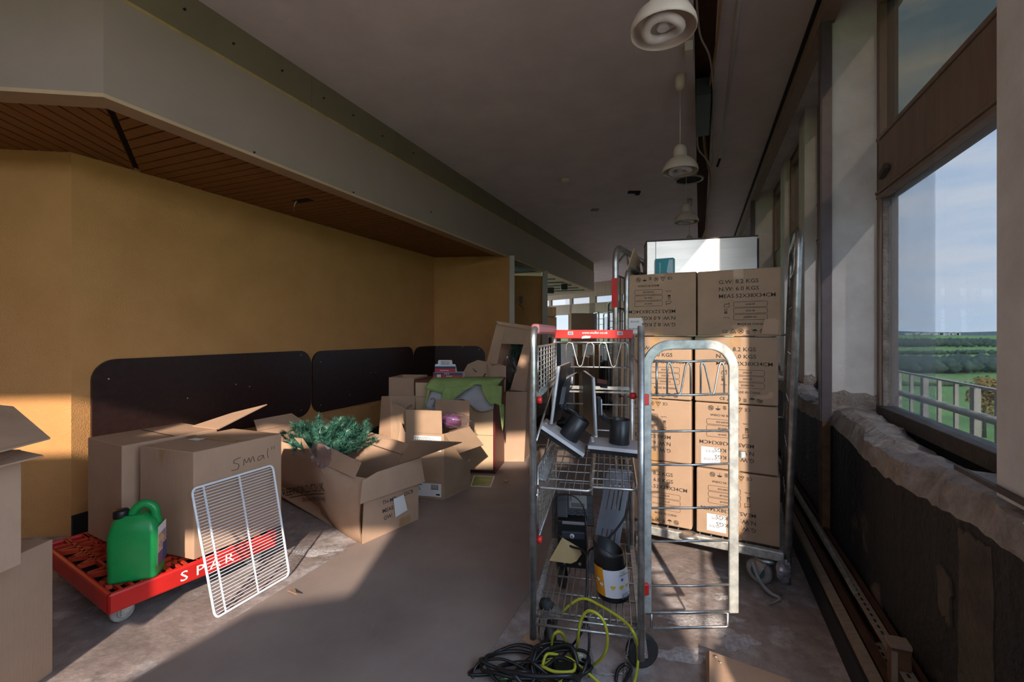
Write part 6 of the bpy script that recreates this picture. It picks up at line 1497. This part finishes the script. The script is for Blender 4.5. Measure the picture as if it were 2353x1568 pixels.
# cardboard sheet at the bottom edge, and rust stain lump
cs = thing('cardboard_sheet', 'loose pale cardboard sheet at the bottom edge of the frame', 'cardboard', fl(1700, 1560))
cz = .05
MB().sheet([fl(1630, 1496, cz), fl(1815, 1562, .03), fl(1850, 1640, .03), fl(1630, 1650, cz)], .005).build('sheet', M['card_b'], cs)
MB().sheet([fl(1630, 1496, cz), fl(1630, 1650, cz), fl(1622, 1650, .02), fl(1622, 1500, .03)], .004).build('fold', M['card'], cs)
mb = MB(); mb.lathe([(.006, 0), (.0, .001)], fl(1645, 1513, cz)+V(0, 0, .0055), (0, 0, 1), 10); mb.build('scuff', M['paper'], cs); mb = MB(); mb.lathe([(.004, 0), (.0, .001)], fl(1656, 1526, cz)+V(0, 0, .005), (0, 0, 1), 10); mb.build('scuff', M['paper'], cs)
# heaps of white plaster dust
M['plaster'] = pbr('white_plaster_dust', (.62, .58, .58), .95, col2=(.34, .30, .29), scale=60, var=.2, bmp=.8, bscale=200)
def heap(px, py, rx, ry, h, seed, label):
    q = random.Random(seed); c = fl(px, py); nu, nv_ = 28, 6; vs = [c+V(0, 0, h)]; fs = []
    for j in range(1, nv_+1):
        f_ = j/nv_
        for i in range(nu):
            a = 2*math.pi*i/nu; r = f_*(1+.25*math.sin(3*a+seed)+.15*math.sin(7*a+seed*2)+q.uniform(-.08, .08)); vs.append(c+V(rx*r*math.cos(a), ry*r*math.sin(a), (h*(1-f_)**.8*(1+q.uniform(-.2, .2)) if j < nv_ else -.001)+.001))
    for i in range(nu): fs.append((0, 1+i, 1+(i+1) % nu))
    for j in range(nv_-1):
        for i in range(nu): fs.append((1+j*nu+i, 1+(j+1)*nu+i, 1+(j+1)*nu+(i+1) % nu, 1+j*nu+(i+1) % nu))
    return tag(MB().add(vs, fs, True).build('plaster_dust', M['plaster']), label, 'plaster dust', 'plaster dust patches', 'stuff')
heap(1605, 1425, .16, .05, .006, 1, 'white plaster dust spread beneath the open gate')
heap(1690, 1470, .07, .06, .006, 2, 'white plaster dust right of the gate loop')
heap(1660, 1372, .035, .03, .006, 3, 'small dust spot inside the gate on the floor')
heap(1660, 1325, .025, .025, .004, 4, 'smaller dust spot higher inside the gate')
heap(1560, 1505, .11, .04, .004, 5, 'faint dust spread right of the trolley wheel')
heap(720, 1268, .13, .05, .004, 6, 'pale dust at the foot of the crushed tree box')
# ================================================================== outside
GZ = -24.0
m, nt, b, co = start('farmland'); M['land'] = m
f = ndz(nt, co, .006, 3, .4, (1, 2.2, 1)); g = ndz(nt, co, .05, 6)
c = ramp(nt, f, [(.36, (.10, .22, .05)), (.45, (.30, .52, .09)), (.56, (.22, .40, .08)), (.66, (.38, .46, .14))])
c = mixc(nt, ramp(nt, g, [(.35, .4), (.6, 0.0)]), c, (.14, .24, .06))
nt.links.new(c, b.inputs['Base Color']); b.inputs['Roughness'].default_value = .95
struct(MB().prism([(-9000, -9000, GZ-1), (9000, -9000, GZ-1), (9000, 9000, GZ-1), (-9000, 9000, GZ-1)], (0, 0, 1)).build('ground', M['land']), 'patchwork of green fields below the building')
M['yard'] = pbr('pale_bounce_yard', (.62, .46, .36), .9, var=.1, scale=.1)
struct(MB().prism([V(150*math.cos(i*.2618), 150*math.sin(i*.2618), GZ) for i in range(24)], (0, 0, .05)).build('ground_bounce_yard', M['yard']), 'added pale yard bouncing light up into the building')  # added reflector below the windows, warms and brightens the ceiling
M['leaf_far'] = pbr('distant_woodland', (.13, .19, .12), .95, col2=(.05, .085, .06), scale=.3, var=.3)
M['leaf_aut'] = pbr('autumn_leaves', (.62, .30, .05), .9, col2=(.26, .24, .06), scale=1.2)
M['leaf_green'] = pbr('hedge_leaves', (.20, .27, .08), .9, col2=(.06, .11, .04), scale=1.2)
M['bark'] = pbr('bark', (.12, .08, .05), .9)
M['hill'] = pbr('hazy_hill', (.16, .22, .22), .95, col2=(.10, .15, .15), scale=.01)
M['railing'] = pbr('cream_railing_paint', (.88, .80, .62), .6, var=.12, scale=10)
M['roofledge'] = pbr('grey_roof_felt', (.13, .13, .14), .9)
def pol(px, D, z): return V((px-CX)*D/F, D, z)
rnd = random.Random(11)
# hills on the horizon
mb = MB(); vs = []; fs = []; n = 60
for i in range(n+1):
    px = -400+i*(3600-(-400))/n*1.0; D = 5200+300*math.sin(i*.6)
    x = (px-CX)*D/F; hh = 14+26*abs(math.sin(i*.23+.6))+12*math.sin(i*.9)
    vs += [V(x, D, GZ), V(x, D+250, GZ+max(8, hh)+24), V(x, D+1500, GZ)]
for i in range(n):
    for j in range(2): fs.append((i*3+j, i*3+3+j, i*3+4+j, i*3+1+j))
struct(MB().add(vs, fs, True).build('hills', M['hill']), 'low hazy hills on the horizon')
def blob_tree(name, p, h, r, mat, label, n=260, group=None, seed=0):
    rr = random.Random(seed); t = thing(name, label, 'tree', p, group)
    MB().tube([p, p+V(0, 0, h*.55)], [r*.09, r*.05], 7).build('trunk', M['bark'], t)
    mb = MB()
    lobes = [(V(rr.uniform(-.5, .5)*r, rr.uniform(-.5, .5)*r, h*rr.uniform(.45, .82)), r*rr.uniform(.42, .62)) for _ in range(7)]
    for i in range(n):
        c, q = lobes[i % 7]
        d = V(rr.gauss(0, 1), rr.gauss(0, 1), rr.gauss(0, 1)).normalized(); c2 = p+c+d*q*rr.uniform(.6, 1.0)
        a = d.orthogonal().normalized(); bb = d.cross(a); s = r*.10*rr.uniform(.6, 1.3)
        ang = rr.uniform(0, 6.28); a, bb = a*math.cos(ang)+bb*math.sin(ang), bb*math.cos(ang)-a*math.sin(ang)
        mb.add([c2+a*s, c2+bb*s*.7+d*s*.3, c2-a*s, c2-bb*s*.7-d*s*.2], [(0, 1, 2, 3)])
    mb.build('crown', mat, t, kind='stuff'); return t
# near trees and hedges in the window view
k = 0
for px, D, h, r, mt, lb in [(2225, 42, 13.2, 4.2, 'leaf_aut', 'orange autumn tree nearest the railing'), (2345, 26, 13.5, 2.4, 'leaf_green', 'green tree at the right window edge'), (2170, 60, 13.0, 4.2, 'leaf_green', 'dark green tree left of the orange one'), (2262, 110, 15.8, 4.6, 'leaf_aut', 'rust coloured tree behind the orange one'), (2140, 40, 6.5, 3.0, 'leaf_green', 'low bush below the middle of the railing'), (2090, 50, 6.5, 4.0, 'leaf_far', 'low dark bush behind the left railing bars')]:
    blob_tree('autumn_tree' if mt == 'leaf_aut' else 'green_tree', pol(px, D, GZ), h, r, M[mt], lb, 1300, 'trees below the window', k); k += 1
def belt(name, pts, w, h, n, mat, label, seed):
    rr = random.Random(seed); mb = MB()
    for i in range(n):
        a = rr.random()*(len(pts)-1); j = int(a); p = pts[j].lerp(pts[j+1], a-j)
        q = p+V(rr.uniform(-w, w), rr.uniform(-w, w), 0); s = h*rr.uniform(.5, 1.0); hh = s
        base = [q+V(s*.6*math.cos(x), s*.6*math.sin(x), hh*.45) for x in (0, 1.26, 2.5, 3.77, 5.0)]
        mb.add([q+V(0, 0, 0), q+V(0, 0, hh)]+base, [(1, 2+i_, 2+(i_+1) % 5) for i_ in range(5)]+[(0, 2+(i_+1) % 5, 2+i_) for i_ in range(5)], True)
    return tag(mb.build(name, mat), label, 'woodland', kind='stuff')
belt('woodland', [pol(1950, 330, GZ), pol(2130, 300, GZ), pol(2360, 340, GZ)], 22, 11, 420, M['leaf_far'], 'dark wood across the middle of the field view', 1)
belt('woodland', [pol(1900, 900, GZ), pol(2400, 1000, GZ)], 120, 16, 500, M['leaf_far'], 'distant tree belt under the horizon', 2)
belt('hedgerow', [pol(1900, 222, GZ), pol(2400, 214, GZ)], 1.5, 2.4, 260, M['leaf_green'], 'thin hedge crossing the bright green field', 3)
belt('hedgerow', [pol(1900, 520, GZ), pol(2400, 560, GZ)], 6, 6, 260, M['leaf_far'], 'hedge line beyond the dark wood', 4)
M['town'] = pbr('pale_buildings', (.8, .8, .8), .8)
mb = MB()
for i in range(22):
    px = 2085+i*5.6+rnd.uniform(-2, 2); D = 3300; mb.box(pol(px, D, GZ+16+rnd.uniform(0, 6)), (rnd.uniform(12, 30), 12, rnd.uniform(10, 20)))
tag(mb.build('distant_town', M['town']), 'tiny white buildings along the horizon', 'buildings', kind='stuff')
# roof ledge and railing outside the window
struct(MB().prism([st(-3, .95, -.35), st(14, .95, -.35), st(14, 2.15, -.35), st(-3, 2.15, -.35)], (0, 0, .15)).build('roof_ledge', M['roofledge']), 'narrow roof ledge outside the windows')
TR = 1.9
rl = thing('balcony_railing', 'cream painted steel railing outside the large window', 'railing', st(5, TR, -.2))
MB().bar(st(.5, TR, .815), st(13, TR, .815), .035, .016).build('top_rail', M['railing'], rl)
MB().cyl(st(.5, TR, .60), st(13, TR, .60), .030, 10).build('middle_rail', M['railing'], rl)
s = 3.66; i = 0
posts = []
while s < 9:
    posts.append(s); s += .28
for i, s in enumerate(posts):
    big = i % 3 == 0
    MB().box(st(s, TR+.02, .30), (.06 if big else .028, .04 if big else .025, 1.0), ax=(U, N, V(0, 0, 1))).build('post' if big else 'baluster', M['railing'], rl)
